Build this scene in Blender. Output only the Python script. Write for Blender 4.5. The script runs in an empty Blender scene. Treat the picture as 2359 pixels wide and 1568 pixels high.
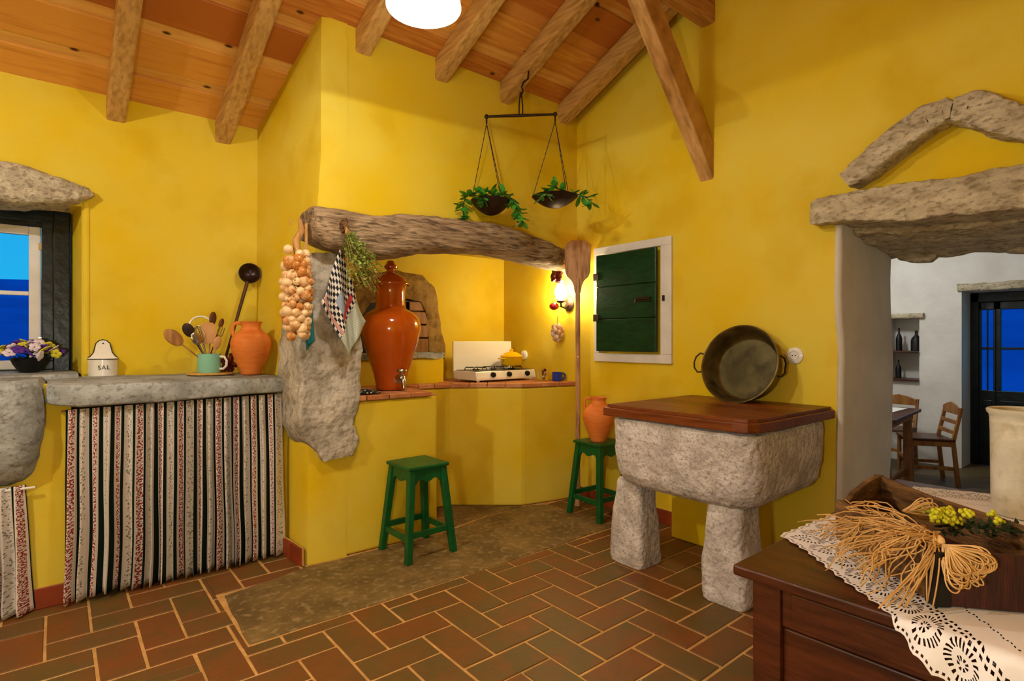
import bpy, bmesh, math, random
from mathutils import Vector, Matrix, noise
random.seed(7)
SC = bpy.context.scene
COL = SC.collection
PI = math.pi

# ------------------------------------------------------------------ camera, world, light, exposure
cam_d = bpy.data.cameras.new('camera'); cam = bpy.data.objects.new('camera', cam_d); COL.objects.link(cam)
cam_d.sensor_width = 36.0; cam_d.lens = 36.0 * 1280 / 2359; cam_d.clip_start = 0.02
cam.location = (0, 0, 1.30); cam.rotation_euler = (PI / 2, 0, math.radians(-39.4))
SC.camera = cam
SC.view_settings.view_transform = 'Standard'; SC.view_settings.look = 'None'
SC.view_settings.gamma = 1.0; SC.view_settings.use_curve_mapping = False
SC.view_settings.exposure = 0.0

world = bpy.data.worlds.new('dusk'); SC.world = world; world.use_nodes = True
wn = world.node_tree.nodes; wl = world.node_tree.links
bg = wn['Background']; bg.inputs[1].default_value = 0.85
wtc = wn.new('ShaderNodeTexCoord'); wsep = wn.new('ShaderNodeSeparateXYZ'); wr = wn.new('ShaderNodeValToRGB')
wl.new(wtc.outputs['Generated'], wsep.inputs[0]); wl.new(wsep.outputs[2], wr.inputs[0])
wr.color_ramp.elements[0].position = 0.0; wr.color_ramp.elements[0].color = (0.02, 0.55, 1.0, 1)
wr.color_ramp.elements[1].position = 0.5; wr.color_ramp.elements[1].color = (0.02, 0.30, 0.95, 1)
wl.new(wr.outputs[0], bg.inputs[0])

def point(name, loc, power, col, r):
    d = bpy.data.lights.new(name, 'POINT'); d.energy = power; d.color = col; d.shadow_soft_size = r
    o = bpy.data.objects.new(name, d); COL.objects.link(o); o.location = loc
    return o
point('camera_fill_light', (-0.35, 0.25, 1.15), 58, (1.0, 0.98, 0.95), 0.07)  # unseen fill light added just left of the camera, no fixture
point('next_room_fill_light', (5.5, 2.1, 2.30), 46, (0.98, 0.99, 1.0), 0.10)  # unseen light added to brighten the next room, no fixture

# ------------------------------------------------------------------ helpers
def lin(h):
    h = h.lstrip('#'); v = [int(h[i:i + 2], 16) / 255 for i in (0, 2, 4)]
    return tuple(((x / 12.92) if x <= .04045 else ((x + .055) / 1.055) ** 2.4) for x in v) + (1,)

MATS = {}
def mat(name, c1, c2=None, rough=0.6, scale=6.0, stretch=(1, 1, 1), detail=6, bump=0.0, bscale=None, c3=None,
        s3=40.0, a3=0.35, metal=0.0, coat=0.0, rnd=0.0, emit=0.0, world_pos=False, spec=0.4, lo=0.35, hi=0.65, distort=0.0, trans=0.0, ior=1.45):
    m = bpy.data.materials.new(name); m.use_nodes = True; MATS[name] = m
    N = m.node_tree.nodes; L = m.node_tree.links; b = N['Principled BSDF']
    b.inputs['Roughness'].default_value = rough; b.inputs['Metallic'].default_value = metal
    b.inputs['Specular IOR Level'].default_value = spec
    b.inputs['Coat Weight'].default_value = coat; b.inputs['Coat Roughness'].default_value = 0.08
    b.inputs['Transmission Weight'].default_value = trans; b.inputs['IOR'].default_value = ior
    if c2 is None: b.inputs['Base Color'].default_value = lin(c1)
    if emit: b.inputs['Emission Color'].default_value = lin(c1); b.inputs['Emission Strength'].default_value = emit
    tc = N.new('ShaderNodeTexCoord'); mp = N.new('ShaderNodeMapping'); mp.inputs['Scale'].default_value = stretch
    if world_pos:
        ge = N.new('ShaderNodeNewGeometry'); L.new(ge.outputs['Position'], mp.inputs[0])
    else: L.new(tc.outputs['Object'], mp.inputs[0])
    if c2 is not None:
        n1 = N.new('ShaderNodeTexNoise'); n1.inputs['Scale'].default_value = scale; n1.inputs['Detail'].default_value = detail
        n1.inputs['Distortion'].default_value = distort
        L.new(mp.outputs[0], n1.inputs[0])
        r = N.new('ShaderNodeValToRGB'); r.color_ramp.elements[0].color = lin(c1); r.color_ramp.elements[1].color = lin(c2)
        r.color_ramp.elements[0].position = lo; r.color_ramp.elements[1].position = hi
        if rnd:
            oi = N.new('ShaderNodeObjectInfo'); ma = N.new('ShaderNodeMath'); ma.operation = 'MULTIPLY_ADD'
            ma.inputs[1].default_value = rnd; L.new(oi.outputs['Random'], ma.inputs[0])
            sb = N.new('ShaderNodeMath'); sb.operation = 'SUBTRACT'; sb.inputs[1].default_value = rnd / 2
            L.new(n1.outputs[0], sb.inputs[0]); L.new(sb.outputs[0], ma.inputs[2]); L.new(ma.outputs[0], r.inputs[0])
        else: L.new(n1.outputs[0], r.inputs[0])
        out = r.outputs[0]
        if c3:
            n2 = N.new('ShaderNodeTexNoise'); n2.inputs['Scale'].default_value = s3; n2.inputs['Detail'].default_value = 4
            L.new(mp.outputs[0], n2.inputs[0])
            r2 = N.new('ShaderNodeValToRGB'); r2.color_ramp.elements[0].position = 0.52; r2.color_ramp.elements[1].position = 0.66
            r2.color_ramp.elements[0].color = (0, 0, 0, 1); r2.color_ramp.elements[1].color = (a3, a3, a3, 1)
            L.new(n2.outputs[0], r2.inputs[0])
            mx = N.new('ShaderNodeMix'); mx.data_type = 'RGBA'; mx.inputs[7].default_value = lin(c3)
            L.new(r2.outputs[0], mx.inputs[0]); L.new(out, mx.inputs[6]); out = mx.outputs[2]
        L.new(out, b.inputs['Base Color'])
    if bump:
        n3 = N.new('ShaderNodeTexNoise'); n3.inputs['Scale'].default_value = bscale or scale * 3; n3.inputs['Detail'].default_value = 8
        L.new(mp.outputs[0], n3.inputs[0])
        bp = N.new('ShaderNodeBump'); bp.inputs['Strength'].default_value = bump; bp.inputs['Distance'].default_value = 0.02
        L.new(n3.outputs[0], bp.inputs['Height']); L.new(bp.outputs[0], b.inputs['Normal'])
    return m

def tree(name):
    m = bpy.data.materials.new(name); m.use_nodes = True; MATS[name] = m
    return m, m.node_tree.nodes, m.node_tree.links, m.node_tree.nodes['Principled BSDF']

Y1 = '#e8b42c'; Y2 = '#dda512'
plaster = mat('yellow_plaster', '#dab806', '#dcc84a', rough=0.75, scale=1.7, detail=5, bump=0.18, bscale=9, lo=.3, hi=.72, world_pos=True, c3='#cdaa06', s3=2.6, a3=.55, spec=.25)
white_pl = mat('white_plaster', '#dedad2', '#cfcac0', rough=0.8, scale=3, bump=0.25, bscale=10, world_pos=True, spec=.2)
wood_raf = mat('rafter_wood', '#a3783a', '#c89d5a', rough=0.6, scale=5, stretch=(9, .9, 9), bump=.12, bscale=10, c3='#6a4420', s3=4.0, a3=.25, rnd=.2, world_pos=True)
wood_ridge = mat('ridge_wood', '#ac7a3e', '#c8945a', rough=0.6, scale=5, stretch=(.9, 9, 9), bump=.1, bscale=10, c3='#5a3412', s3=4.0, a3=.5, world_pos=True)
wood_brace = mat('brace_wood', '#b08446', '#cda066', rough=0.6, scale=5, stretch=(2, 7, 2), bump=.06, bscale=8, c3='#6a4018', s3=3.0, a3=.4, world_pos=True)
wood_old = mat('weathered_beam_wood', '#6b5136', '#b39a78', rough=0.85, scale=5, stretch=(1.2, 9, 9), bump=.9, bscale=9, c3='#33231a', s3=7, a3=.7, distort=.8, lo=.3, hi=.68)
wood_dark = mat('dark_table_wood', '#301407', '#50260f', rough=.35, scale=4, stretch=(8, 1.2, 8), bump=.08, c3='#25100a', s3=6, a3=.4)
wood_lid = mat('lid_wood', '#5f2c0c', '#86461a', rough=.35, scale=5, stretch=(9, 1.0, 9), bump=.08, rnd=.25, c3='#3c1a08', s3=5, a3=.5, world_pos=True)
wood_peel = mat('peel_wood', '#b3845a', '#cba074', rough=.7, scale=5, stretch=(6, 6, .8), bump=.1, c3='#5c3a1c', s3=7, a3=.5)
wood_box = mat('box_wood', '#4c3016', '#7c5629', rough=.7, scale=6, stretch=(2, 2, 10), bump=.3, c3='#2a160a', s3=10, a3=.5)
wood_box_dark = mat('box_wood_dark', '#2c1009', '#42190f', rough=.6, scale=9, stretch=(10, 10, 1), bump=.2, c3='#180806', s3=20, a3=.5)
wood_chair = mat('chair_wood', '#7a4a1e', '#9c6a30', rough=.45, scale=5, stretch=(5, 5, 1), bump=.05)
stone_grey = mat('granite_grey', '#838680', '#b0b4b0', rough=.9, scale=7, bump=.8, bscale=22, c3='#63605a', s3=45, a3=.6, detail=9)
stone_pil = mat('granite_pillar', '#989080', '#cac2b2', rough=.9, scale=5, bump=1.0, bscale=26, c3='#6f6248', s3=18, a3=.55, detail=9)
stone_tro = mat('granite_trough', '#b9b0a8', '#dfd8d2', rough=.92, scale=9, bump=1.0, bscale=30, c3='#8c8076', s3=70, a3=.6, detail=9)
stone_lin = mat('lintel_stone', '#a89a7e', '#d2c6a8', rough=.92, scale=9, stretch=(1.6, 1.2, 2.4), bump=1.0, bscale=26, c3='#6a5840', s3=26, a3=.6, detail=9)
stone_slab = mat('hearth_stone', '#5e4a24', '#7d6434', rough=.6, scale=5, bump=.35, bscale=20, c3='#a58e62', s3=26, a3=.5, world_pos=True, detail=9)
tile_m = mat('terracotta_tile', '#74451a', '#5f4c22', rough=.5, scale=4.5, bump=.12, bscale=30, rnd=.32, c3='#7e451a', s3=7, a3=.5, world_pos=True, lo=.3, hi=.7)
grout_m = mat('tile_grout', '#b98a4a', '#cda05c', rough=.85, scale=14, bump=.2, world_pos=True)
base_m = mat('baseboard_tile', '#8c3a18', '#7a3014', rough=.5, scale=6, rnd=.3, world_pos=True)
edge_m = mat('counter_tile', '#b5713f', '#c98d5c', rough=.6, scale=7, bump=.15, rnd=.4, world_pos=True, c3='#8a4a26', s3=9, a3=.5)
orange_m = mat('terracotta_jug', '#e0843a', '#d6752c', rough=.65, scale=9, stretch=(1, 1, 5), bump=.05, spec=.3)
glaze_m = mat('orange_glaze', '#bf560e', '#b04a0a', rough=.14, scale=4, coat=.6, spec=.5)
green_m = mat('green_paint', '#07481d', '#0b5a28', rough=.38, scale=7, bump=.06)
shut_m = mat('shutter_green', '#032a10', '#053818', rough=.32, scale=5, stretch=(1, 2, 8), bump=.1)
frame_w = mat('white_paint', '#dcd9d2', '#cfcbc2', rough=.5, scale=6, bump=.05)
frame_d = mat('black_green_paint', '#020b0b', '#071c1e', rough=.3, scale=9, bump=.2, bscale=14)
iron_m = mat('dark_iron', '#2c1c14', '#3c281c', rough=.5, scale=20, metal=.5, bump=.1)
steel_m = mat('steel', '#b9b4ac', None, rough=.22, metal=1.0)
brass_m = mat('tarnished_brass', '#4f4222', '#7d6c3c', rough=.42, scale=7, metal=.75, c3='#221a0e', s3=9, a3=.6, detail=8)
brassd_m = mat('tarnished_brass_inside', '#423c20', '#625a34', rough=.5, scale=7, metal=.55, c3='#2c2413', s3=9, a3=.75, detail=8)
enamel_w = mat('white_enamel', '#e9e5d8', None, rough=.2, coat=.3)
black_m = mat('black_plain', '#0b0a09', None, rough=.45)
mint_m = mat('mint_enamel', '#8fcdb4', '#84c4ab', rough=.2, scale=4, coat=.3)
yel_en = mat('yellow_enamel', '#e8b80c', None, rough=.15, coat=.5)
blue_en = mat('blue_enamel', '#123a9c', None, rough=.15, coat=.5)
wicker_m = mat('straw_mat', '#b98d3e', '#d8b264', rough=.8, scale=30, bump=.4)
onion_m = mat('onion_skin', '#bd7830', '#eccb98', rough=.3, scale=5, stretch=(9, 9, 1), rnd=.5, coat=.15)
stalk_m = mat('dry_stalk', '#a6743c', '#c79a5a', rough=.8, scale=8, stretch=(6, 6, 1))
garlic_m = mat('garlic_skin', '#d9c3a8', '#b58e74', rough=.6, scale=5, stretch=(8, 8, 1), rnd=.3)
leaf_m = mat('fresh_leaf', '#3a8424', '#5ca636', rough=.45, scale=9, rnd=.5)
herb_m = mat('herb_leaf', '#6c8a30', '#9cb052', rough=.6, scale=20)
dark_leaf = mat('dark_leaf', '#16240e', '#26361a', rough=.6, scale=12)
red_m = mat('red_pepper', '#c01a10', '#8a1010', rough=.25, scale=8, coat=.3)
dred_m = mat('dried_pepper', '#7a2018', '#4c120e', rough=.4, scale=10)
teal_m = mat('teal_cloth', '#1f7d86', '#1a6d78', rough=.9, scale=30)
raffia_m = mat('raffia', '#b98a48', '#dcb274', rough=.6, scale=12, rnd=.3)
cream_m = mat('cream_crackle', '#d8d2be', '#c6c0aa', rough=.3, scale=10, bump=.15, bscale=40, c3='#a8976a', s3=24, a3=.4)
glass_m = mat('clear_glass', '#ffffff', None, rough=.02, trans=1.0, ior=1.2)
pane_m = mat('window_glass', '#ffffff', None, rough=.0, trans=1.0, ior=1.02)
tub_m = mat('white_plastic', '#c9d2d8', None, rough=.5)
plum_m = mat('violet_petal', '#45207a', '#5e2f96', rough=.6, scale=20)
ypet_m = mat('yellow_petal', '#d9cf3a', '#c2b422', rough=.6, scale=20)
wpet_m = mat('white_petal', '#ded2d8', '#c9b7c6', rough=.6, scale=20)
mound_m = mat('dusk_hill', '#144f96', '#226fbe', rough=1, scale=.05, detail=8)
floor2_m = mat('next_room_stone_floor', '#4a3d28', '#665636', rough=.5, scale=2, bump=.2, bscale=9, world_pos=True)
oven_st = mat('oven_stone', '#7d6030', '#a0834a', rough=.9, scale=7, bump=.9, bscale=20, c3='#4a3418', s3=16, a3=.5)

# pine ceiling plank: grain along X, a few dark knots, each plank its own tone
m, N, L, b = tree('pine_plank'); pine_m = m
ge = N.new('ShaderNodeNewGeometry'); mp = N.new('ShaderNodeMapping'); mp.inputs['Scale'].default_value = (.7, 10, 10); L.new(ge.outputs['Position'], mp.inputs[0])
oi = N.new('ShaderNodeObjectInfo'); n1 = N.new('ShaderNodeTexNoise'); n1.inputs['Scale'].default_value = 4; n1.inputs['Detail'].default_value = 6; n1.inputs['Distortion'].default_value = .4
L.new(mp.outputs[0], n1.inputs[0])
ad = N.new('ShaderNodeMath'); ad.operation = 'MULTIPLY_ADD'; ad.inputs[1].default_value = .75; L.new(oi.outputs['Random'], ad.inputs[0])
sb = N.new('ShaderNodeMath'); sb.operation = 'SUBTRACT'; sb.inputs[1].default_value = .36; L.new(n1.outputs[0], sb.inputs[0]); L.new(sb.outputs[0], ad.inputs[2])
r = N.new('ShaderNodeValToRGB'); r.color_ramp.elements[0].color = lin('#ae621e'); r.color_ramp.elements[1].color = lin('#dc9c40'); r.color_ramp.elements[0].position = .25; r.color_ramp.elements[1].position = .75
L.new(ad.outputs[0], r.inputs[0])
mp2 = N.new('ShaderNodeMapping'); mp2.inputs['Scale'].default_value = (1.7, 3.6, 1); L.new(ge.outputs['Position'], mp2.inputs[0])
vo = N.new('ShaderNodeTexVoronoi'); vo.voronoi_dimensions = '2D'; vo.inputs['Scale'].default_value = 1.0; L.new(mp2.outputs[0], vo.inputs[0])
kr = N.new('ShaderNodeValToRGB'); kr.color_ramp.elements[0].position = .022; kr.color_ramp.elements[1].position = .05; kr.color_ramp.elements[0].color = (1, 1, 1, 1); kr.color_ramp.elements[1].color = (0, 0, 0, 1)
L.new(vo.outputs['Distance'], kr.inputs[0])
mx = N.new('ShaderNodeMix'); mx.data_type = 'RGBA'; mx.inputs[7].default_value = lin('#4a1c08'); L.new(kr.outputs[0], mx.inputs[0]); L.new(r.outputs[0], mx.inputs[6]); L.new(mx.outputs[2], b.inputs['Base Color'])
b.inputs['Roughness'].default_value = .5
pine_l = pine_m.copy(); pine_l.name = 'pine_plank_light'
for nd in pine_l.node_tree.nodes:
    if nd.type == 'VALTORGB' and nd.color_ramp.elements[0].position > .2: nd.color_ramp.elements[0].color = lin('#c88436'); nd.color_ramp.elements[1].color = lin('#e6b45c')

class B:
    """collects geometry for ONE mesh object"""
    def __init__(s): s.v = []; s.f = []; s.uv = None
    def add(s, V, F):
        k = len(s.v); s.v += [tuple(p) for p in V]; s.f += [tuple(i + k for i in q) for q in F]; return s
    def box(s, x0, x1, y0, y1, z0, z1):
        return s.add([(x0, y0, z0), (x1, y0, z0), (x1, y1, z0), (x0, y1, z0), (x0, y0, z1), (x1, y0, z1), (x1, y1, z1), (x0, y1, z1)],
                     [(0, 3, 2, 1), (4, 5, 6, 7), (0, 1, 5, 4), (1, 2, 6, 5), (2, 3, 7, 6), (3, 0, 4, 7)])
    def hexa(s, lo, hi):
        n = len(lo); V = list(lo) + list(hi)
        F = [tuple(range(n))[::-1], tuple(range(n, 2 * n))] + [(i, (i + 1) % n, n + (i + 1) % n, n + i) for i in range(n)]
        return s.add(V, F)
    def prism(s, pts, z0, z1):
        return s.hexa([(x, y, z0) for x, y in pts], [(x, y, z1) for x, y in pts])
    def prism_y(s, pts, y0, y1):
        return s.hexa([(x, y0, z) for x, z in pts], [(x, y1, z) for x, z in pts])
    def prism_x(s, pts, x0, x1):
        return s.hexa([(x0, y, z) for y, z in pts], [(x1, y, z) for y, z in pts])
    def loft(s, rings, cap=True, closed=True):
        n = len(rings[0]); V = [p for r in rings for p in r]; F = []
        for i in range(len(rings) - 1):
            for j in range(n if closed else n - 1):
                a = i * n + j; c = i * n + (j + 1) % n
                F.append((a, c, c + n, a + n))
        if cap and closed:
            for base, rg, flip in ((0, rings[0], True), ((len(rings) - 1) * n, rings[-1], False)):
                V.append(tuple(sum(p[k] for p in rg) / n for k in range(3))); ci = len(V) - 1
                for j in range(n):
                    q = (base + j, base + (j + 1) % n, ci); F.append(q[::-1] if flip else q)
        return s.add(V, F)
    def lathe(s, prof, n=32, c=(0, 0), cap=False):
        return s.loft([[(c[0] + r * math.cos(2 * PI * j / n), c[1] + r * math.sin(2 * PI * j / n), z) for j in range(n)] for r, z in prof], cap=cap)
    def tube(s, path, rad, n=8, cap=True):
        P = [Vector(p) for p in path]; R = rad if isinstance(rad, (list, tuple)) else [rad] * len(P); rings = []
        up = Vector((0, 0, 1)); t0 = (P[1] - P[0]).normalized()
        if abs(t0.dot(up)) > .9: up = Vector((1, 0, 0))
        u = (up - t0 * up.dot(t0)).normalized()
        for i, p in enumerate(P):
            t = (P[min(i + 1, len(P) - 1)] - P[max(i - 1, 0)]).normalized()
            u = (u - t * u.dot(t)).normalized(); w = t.cross(u)
            rings.append([tuple(p + (u * math.cos(2 * PI * j / n) + w * math.sin(2 * PI * j / n)) * R[i]) for j in range(n)])
        return s.loft(rings, cap=cap)
    def ball(s, c, r, n=12, m=8, sc=(1, 1, 1)):
        rings = []
        for i in range(1, m):
            a = PI * i / m
            rings.append([(c[0] + r * sc[0] * math.sin(a) * math.cos(2 * PI * j / n), c[1] + r * sc[1] * math.sin(a) * math.sin(2 * PI * j / n), c[2] - r * sc[2] * math.cos(a)) for j in range(n)])
        k = len(s.v); s.loft(rings, cap=True)
        s.v[-2] = (c[0], c[1], c[2] - r * sc[2]); s.v[-1] = (c[0], c[1], c[2] + r * sc[2]); return s
    def grid(s, fn, nu, nv):
        V = [fn(i / nu, j / nv) for j in range(nv + 1) for i in range(nu + 1)]
        F = [(j * (nu + 1) + i, j * (nu + 1) + i + 1, (j + 1) * (nu + 1) + i + 1, (j + 1) * (nu + 1) + i) for j in range(nv) for i in range(nu)]
        s.add(V, F); s.uv = [(i / nu, j / nv) for j in range(nv + 1) for i in range(nu + 1)]; return s
    def rough(s, amp, sc, seed=0, amp2=0, sc2=1):
        o = Vector((seed * 7.1, seed * 3.3, seed * 1.7)); V = []
        for p in s.v:
            p = Vector(p); q = p + noise.noise_vector(p * sc + o) * amp
            if amp2: q += noise.noise_vector(p * sc2 + o) * amp2
            V.append(tuple(q))
        s.v = V; return s
    def xf(s, M): s.v = [tuple(M @ Vector(p)) for p in s.v]; return s
    def ob(s, name, m, parent=None, smooth=None, bevel=0.0, seg=2, solid=0.0):
        me = bpy.data.meshes.new(name); me.from_pydata(s.v, [], s.f); me.validate()
        if s.uv:
            ul = me.uv_layers.new(name='UVMap')
            for l in me.loops: ul.data[l.index].uv = s.uv[l.vertex_index]
        bm = bmesh.new(); bm.from_mesh(me); bmesh.ops.recalc_face_normals(bm, faces=bm.faces); bm.to_mesh(me); bm.free()
        if smooth is not None:
            me.shade_smooth()
            if smooth < 180: me.set_sharp_from_angle(angle=math.radians(smooth))
        me.materials.append(m)
        o = bpy.data.objects.new(name, me); COL.objects.link(o)
        if parent: o.parent = parent
        if solid:
            md = o.modifiers.new('solid', 'SOLIDIFY'); md.thickness = solid; md.offset = 0
        if bevel:
            md = o.modifiers.new('bevel', 'BEVEL'); md.width = bevel; md.segments = seg; md.limit_method = 'ANGLE'; md.angle_limit = math.radians(40)
        return o

def tag(o, label=None, cat=None, group=None, kind=None):
    if label: o['label'] = label
    if cat: o['category'] = cat
    if group: o['group'] = group
    if kind: o['kind'] = kind
    return o
def thing(name, label, cat, loc=(0, 0, 0), rz=0, group=None):
    o = bpy.data.objects.new(name, None); COL.objects.link(o); o.location = loc; o.rotation_euler = (0, 0, rz); o.empty_display_size = .05
    return tag(o, label, cat, group)
def struct(o, label=None): return tag(o, label, None, None, 'structure')
def clone(o, parent):
    c = o.copy(); COL.objects.link(c); c.parent = parent
    return c
def copy_thing(root, loc, rz, label):
    r = root.copy(); COL.objects.link(r); r.location = loc; r.rotation_euler = (0, 0, rz); r['label'] = label
    for ch in [c for c in bpy.data.objects if c.parent == root]:
        c2 = clone(ch, r)
        for g in [c for c in bpy.data.objects if c.parent == ch]: clone(g, c2)
    return r
def sup(cx, cy, hx, hy, p=5, n=28, ph=0):
    out = []
    for j in range(n):
        a = 2 * PI * j / n + ph; c, s_ = math.cos(a), math.sin(a)
        out.append((cx + hx * math.copysign(abs(c) ** (2 / p), c), cy + hy * math.copysign(abs(s_) ** (2 / p), s_)))
    return out
def dens(vals, n):
    """linear resample of tuples keyed by first entry"""
    out = []
    for i in range(len(vals) - 1):
        for k in range(n):
            t = k / n; out.append(tuple(a + (c - a) * t for a, c in zip(vals[i], vals[i + 1])))
    return out + [tuple(vals[-1])]

# ------------------------------------------------------------------ the room shell
WX = 3.35; WY = 4.20; SL = 0.423; RY = 2.02
def roof(y): return 2.798 + SL * (WY - y) if y >= RY else 2.798 + SL * (WY - RY) - SL * (RY - y)

fl = B().box(-2.6, WX + .0, -.9, 4.2, -.12, -.0035).ob('floor', grout_m); struct(fl, 'terracotta brick floor laid in herringbone with pale joints')
P = .1605; G = .0115; X0, Y0 = 1.088, 2.142
def clip(poly, x0, x1, y0, y1):
    for ax, val, sg in ((0, x0, 1), (0, x1, -1), (1, y0, 1), (1, y1, -1)):
        out = []
        for i in range(len(poly)):
            a, c = poly[i], poly[(i + 1) % len(poly)]; da, dc = (a[ax] - val) * sg, (c[ax] - val) * sg
            if da >= 0: out.append(a)
            if da * dc < 0:
                t = da / (da - dc); out.append((a[0] + (c[0] - a[0]) * t, a[1] + (c[1] - a[1]) * t))
        poly = out
        if not poly: return []
    return poly
SLAB = (.64, 3.02, 2.545, 3.30)
regions = [(-2.6, 3.35, -.9, 2.535), (-2.6, .632, 2.535, 3.60), (.632, 1.115, 3.16, 3.60), (3.028, 3.35, 2.535, 3.24)]
far_tiles = B(); rt = random.Random(3)
fwd = (math.sin(math.radians(39.4)), math.cos(math.radians(39.4))); rgt = (fwd[1], -fwd[0])
for i in range(-26, 18):
    for j in range(-22, 12):
        k = (i - j) % 4
        if k == 0: x0, x1, y0, y1 = X0 + i * P, X0 + (i + 2) * P, Y0 + j * P, Y0 + (j + 1) * P
        elif k == 2: x0, x1, y0, y1 = X0 + i * P, X0 + (i + 1) * P, Y0 + (j - 1) * P, Y0 + (j + 1) * P
        else: continue
        jig = .0016; rect = [(x0 + G / 2 + rt.uniform(-jig, jig), y0 + G / 2 + rt.uniform(-jig, jig)), (x1 - G / 2 + rt.uniform(-jig, jig), y0 + G / 2 + rt.uniform(-jig, jig)),
                             (x1 - G / 2 + rt.uniform(-jig, jig), y1 - G / 2 + rt.uniform(-jig, jig)), (x0 + G / 2 + rt.uniform(-jig, jig), y1 - G / 2 + rt.uniform(-jig, jig))]
        for rg in regions:
            q = clip(rect, rg[0], rg[1], rg[2], rg[3])
            if len(q) < 3: continue
            ar = abs(sum(q[a][0] * q[(a + 1) % len(q)][1] - q[(a + 1) % len(q)][0] * q[a][1] for a in range(len(q)))) / 2
            if ar < .0012: continue
            cx = sum(p[0] for p in q) / len(q); cy = sum(p[1] for p in q) / len(q)
            d = cx * fwd[0] + cy * fwd[1]; la = cx * rgt[0] + cy * rgt[1]; top = rt.uniform(-.0012, .0012)
            if d > 2.02 and -1.0 < la / d < .62:
                B().prism(q, -.012, top).ob('tile', tile_m, fl, bevel=.003, seg=1)
            else: far_tiles.prism(q, -.012, top)
tag(far_tiles.ob('tile_field', tile_m, fl), kind='stuff')

# hearth slabs let into the floor
def slab(name, pts, label, seed):
    b_ = B(); n = 14; edge = []
    for i in range(len(pts)):
        a, c = Vector(pts[i]), Vector(pts[(i + 1) % len(pts)])
        for t in range(n):
            q = a.lerp(c, t / n); q += Vector((noise.noise((q.x * 5, q.y * 5, seed)), noise.noise((q.x * 5, q.y * 5, seed + 9)))) * .012
            edge.append((q.x, q.y))
    b_.prism(edge, -.012, .003)
    return struct(b_.ob(name, stone_slab, bevel=.006), label)
slab('hearth_slab', [(.642, 2.55), (2.3, 2.545), (3.02, 2.552), (3.02, 3.22), (2.86, 3.30), (2.5, 3.30), (2.0, 3.20), (1.12, 3.21), (.66, 3.12)], 'long brown stone hearth slab let into the brick floor', 1)
slab('hearth_recess_slab', [(1.99, 3.225), (2.48, 3.315), (2.84, 3.32), (2.42, 3.69), (2.0, 3.74)], 'small brown stone slab in the counter recess', 4)

# walls
wl_ = B().box(-2.6, -.86, 4.2, 4.9, 0, 3.0).box(.12, WX, 4.2, 4.9, 0, 3.0).box(-.86, .12, 4.2, 4.9, 0, 1.085).box(-.86, .12, 4.2, 4.9, 2.10, 3.0)
wl_ = struct(wl_.ob('wall_left', plaster), 'yellow plastered wall with the small window')
DY0, DY1, DZ = .18, 1.235, 2.02
wr_ = B().box(WX, 4.1, DY1, 4.9, -.1, 4.2).box(WX, 4.1, -.9, DY0, -.1, 4.2).box(WX, 4.1, DY0, DY1, DZ, 4.2)
struct(wr_.ob('wall_right', plaster), 'yellow plastered gable wall with the doorway')
struct(B().box(-2.6, 4.1, -1.05, -.9, -.1, 4.2).ob('wall_near', plaster), 'yellow plastered wall behind the viewpoint')
struct(B().box(-2.75, -2.6, -1.05, 4.9, -.1, 4.2).ob('wall_far', plaster), 'yellow plastered end wall out of view')

# ceiling: sheet above, lapped pine planks below
ce = B()
for (ya, yb) in ((4.9, RY), (RY, -1.05)):
    za = (2.798 + SL * (WY - ya)) if ya >= RY else roof(ya); zb = roof(yb)
    ce.hexa([(-2.75, ya, za + .045), (4.1, ya, za + .045), (4.1, yb, zb + .045), (-2.75, yb, zb + .045)], [(-2.75, ya, za + .10), (4.1, ya, za + .10), (4.1, yb, zb + .10), (-2.75, yb, zb + .10)])
ce = struct(ce.ob('ceiling', wood_raf), 'sloping pine board ceiling on rafters')
rp = random.Random(11)
def planks(ya, yb):
    y = ya; k = 0; sg = -1 if yb < ya else 1
    while (y - yb) * sg < -.01:
        w = (.205 if k % 2 == 0 else .095) + rp.uniform(-.012, .012); y2 = y + sg * w
        if (y2 - yb) * sg > 0: y2 = yb
        dz = 0.0 if k % 2 == 0 else .014; gp = .002 * sg
        a, c = y + (gp if k % 2 else -gp * 4), y2 - (gp if k % 2 else -gp * 4)
        B().hexa([(-2.6, a, roof(a) + dz), (WX, a, roof(a) + dz), (WX, c, roof(c) + dz), (-2.6, c, roof(c) + dz)],
                 [(-2.6, a, roof(a) + dz + .016), (WX, a, roof(a) + dz + .016), (WX, c, roof(c) + dz + .016), (-2.6, c, roof(c) + dz + .016)]).ob('plank', pine_l if k % 2 else pine_m, ce, bevel=.004, seg=1)
        y = y2; k += 1
planks(4.21, RY); planks(-.9, RY)

def rafter(x, label, w=.1):
    ya, yb = 4.28, RY + .02; d0, d1 = .148, 0.0
    b_ = B(); n = 10; rings = []
    for i in range(n + 1):
        y = ya + (yb - ya) * i / n; z = roof(y); e = noise.noise((x * 3, y * 2, 1)) * .006
        rings.append([(x - w / 2 + e, y, z - d0 + e), (x + w / 2 + e, y, z - d0 - e * .5), (x + w / 2 + e, y, z - d1), (x - w / 2 + e, y, z - d1)])
    b_.loft(rings)
    return tag(b_.ob('rafter', wood_raf, bevel=.012), label, 'rafter', 'roof rafters')
rafter(.29, 'pine rafter ending above the window, leftmost in the picture')
rafter(.89, 'pine rafter ending above the clay jug, left of the chimney')
rafter(1.465, 'pine rafter meeting the chimney left of the pendant lamp')
rafter(2.03, 'pine rafter meeting the chimney just right of the pendant lamp')
rafter(2.585, 'pine rafter meeting the chimney above the hanging scale')
rafter(3.19, 'pine rafter running along the gable wall corner', .11)
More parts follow.
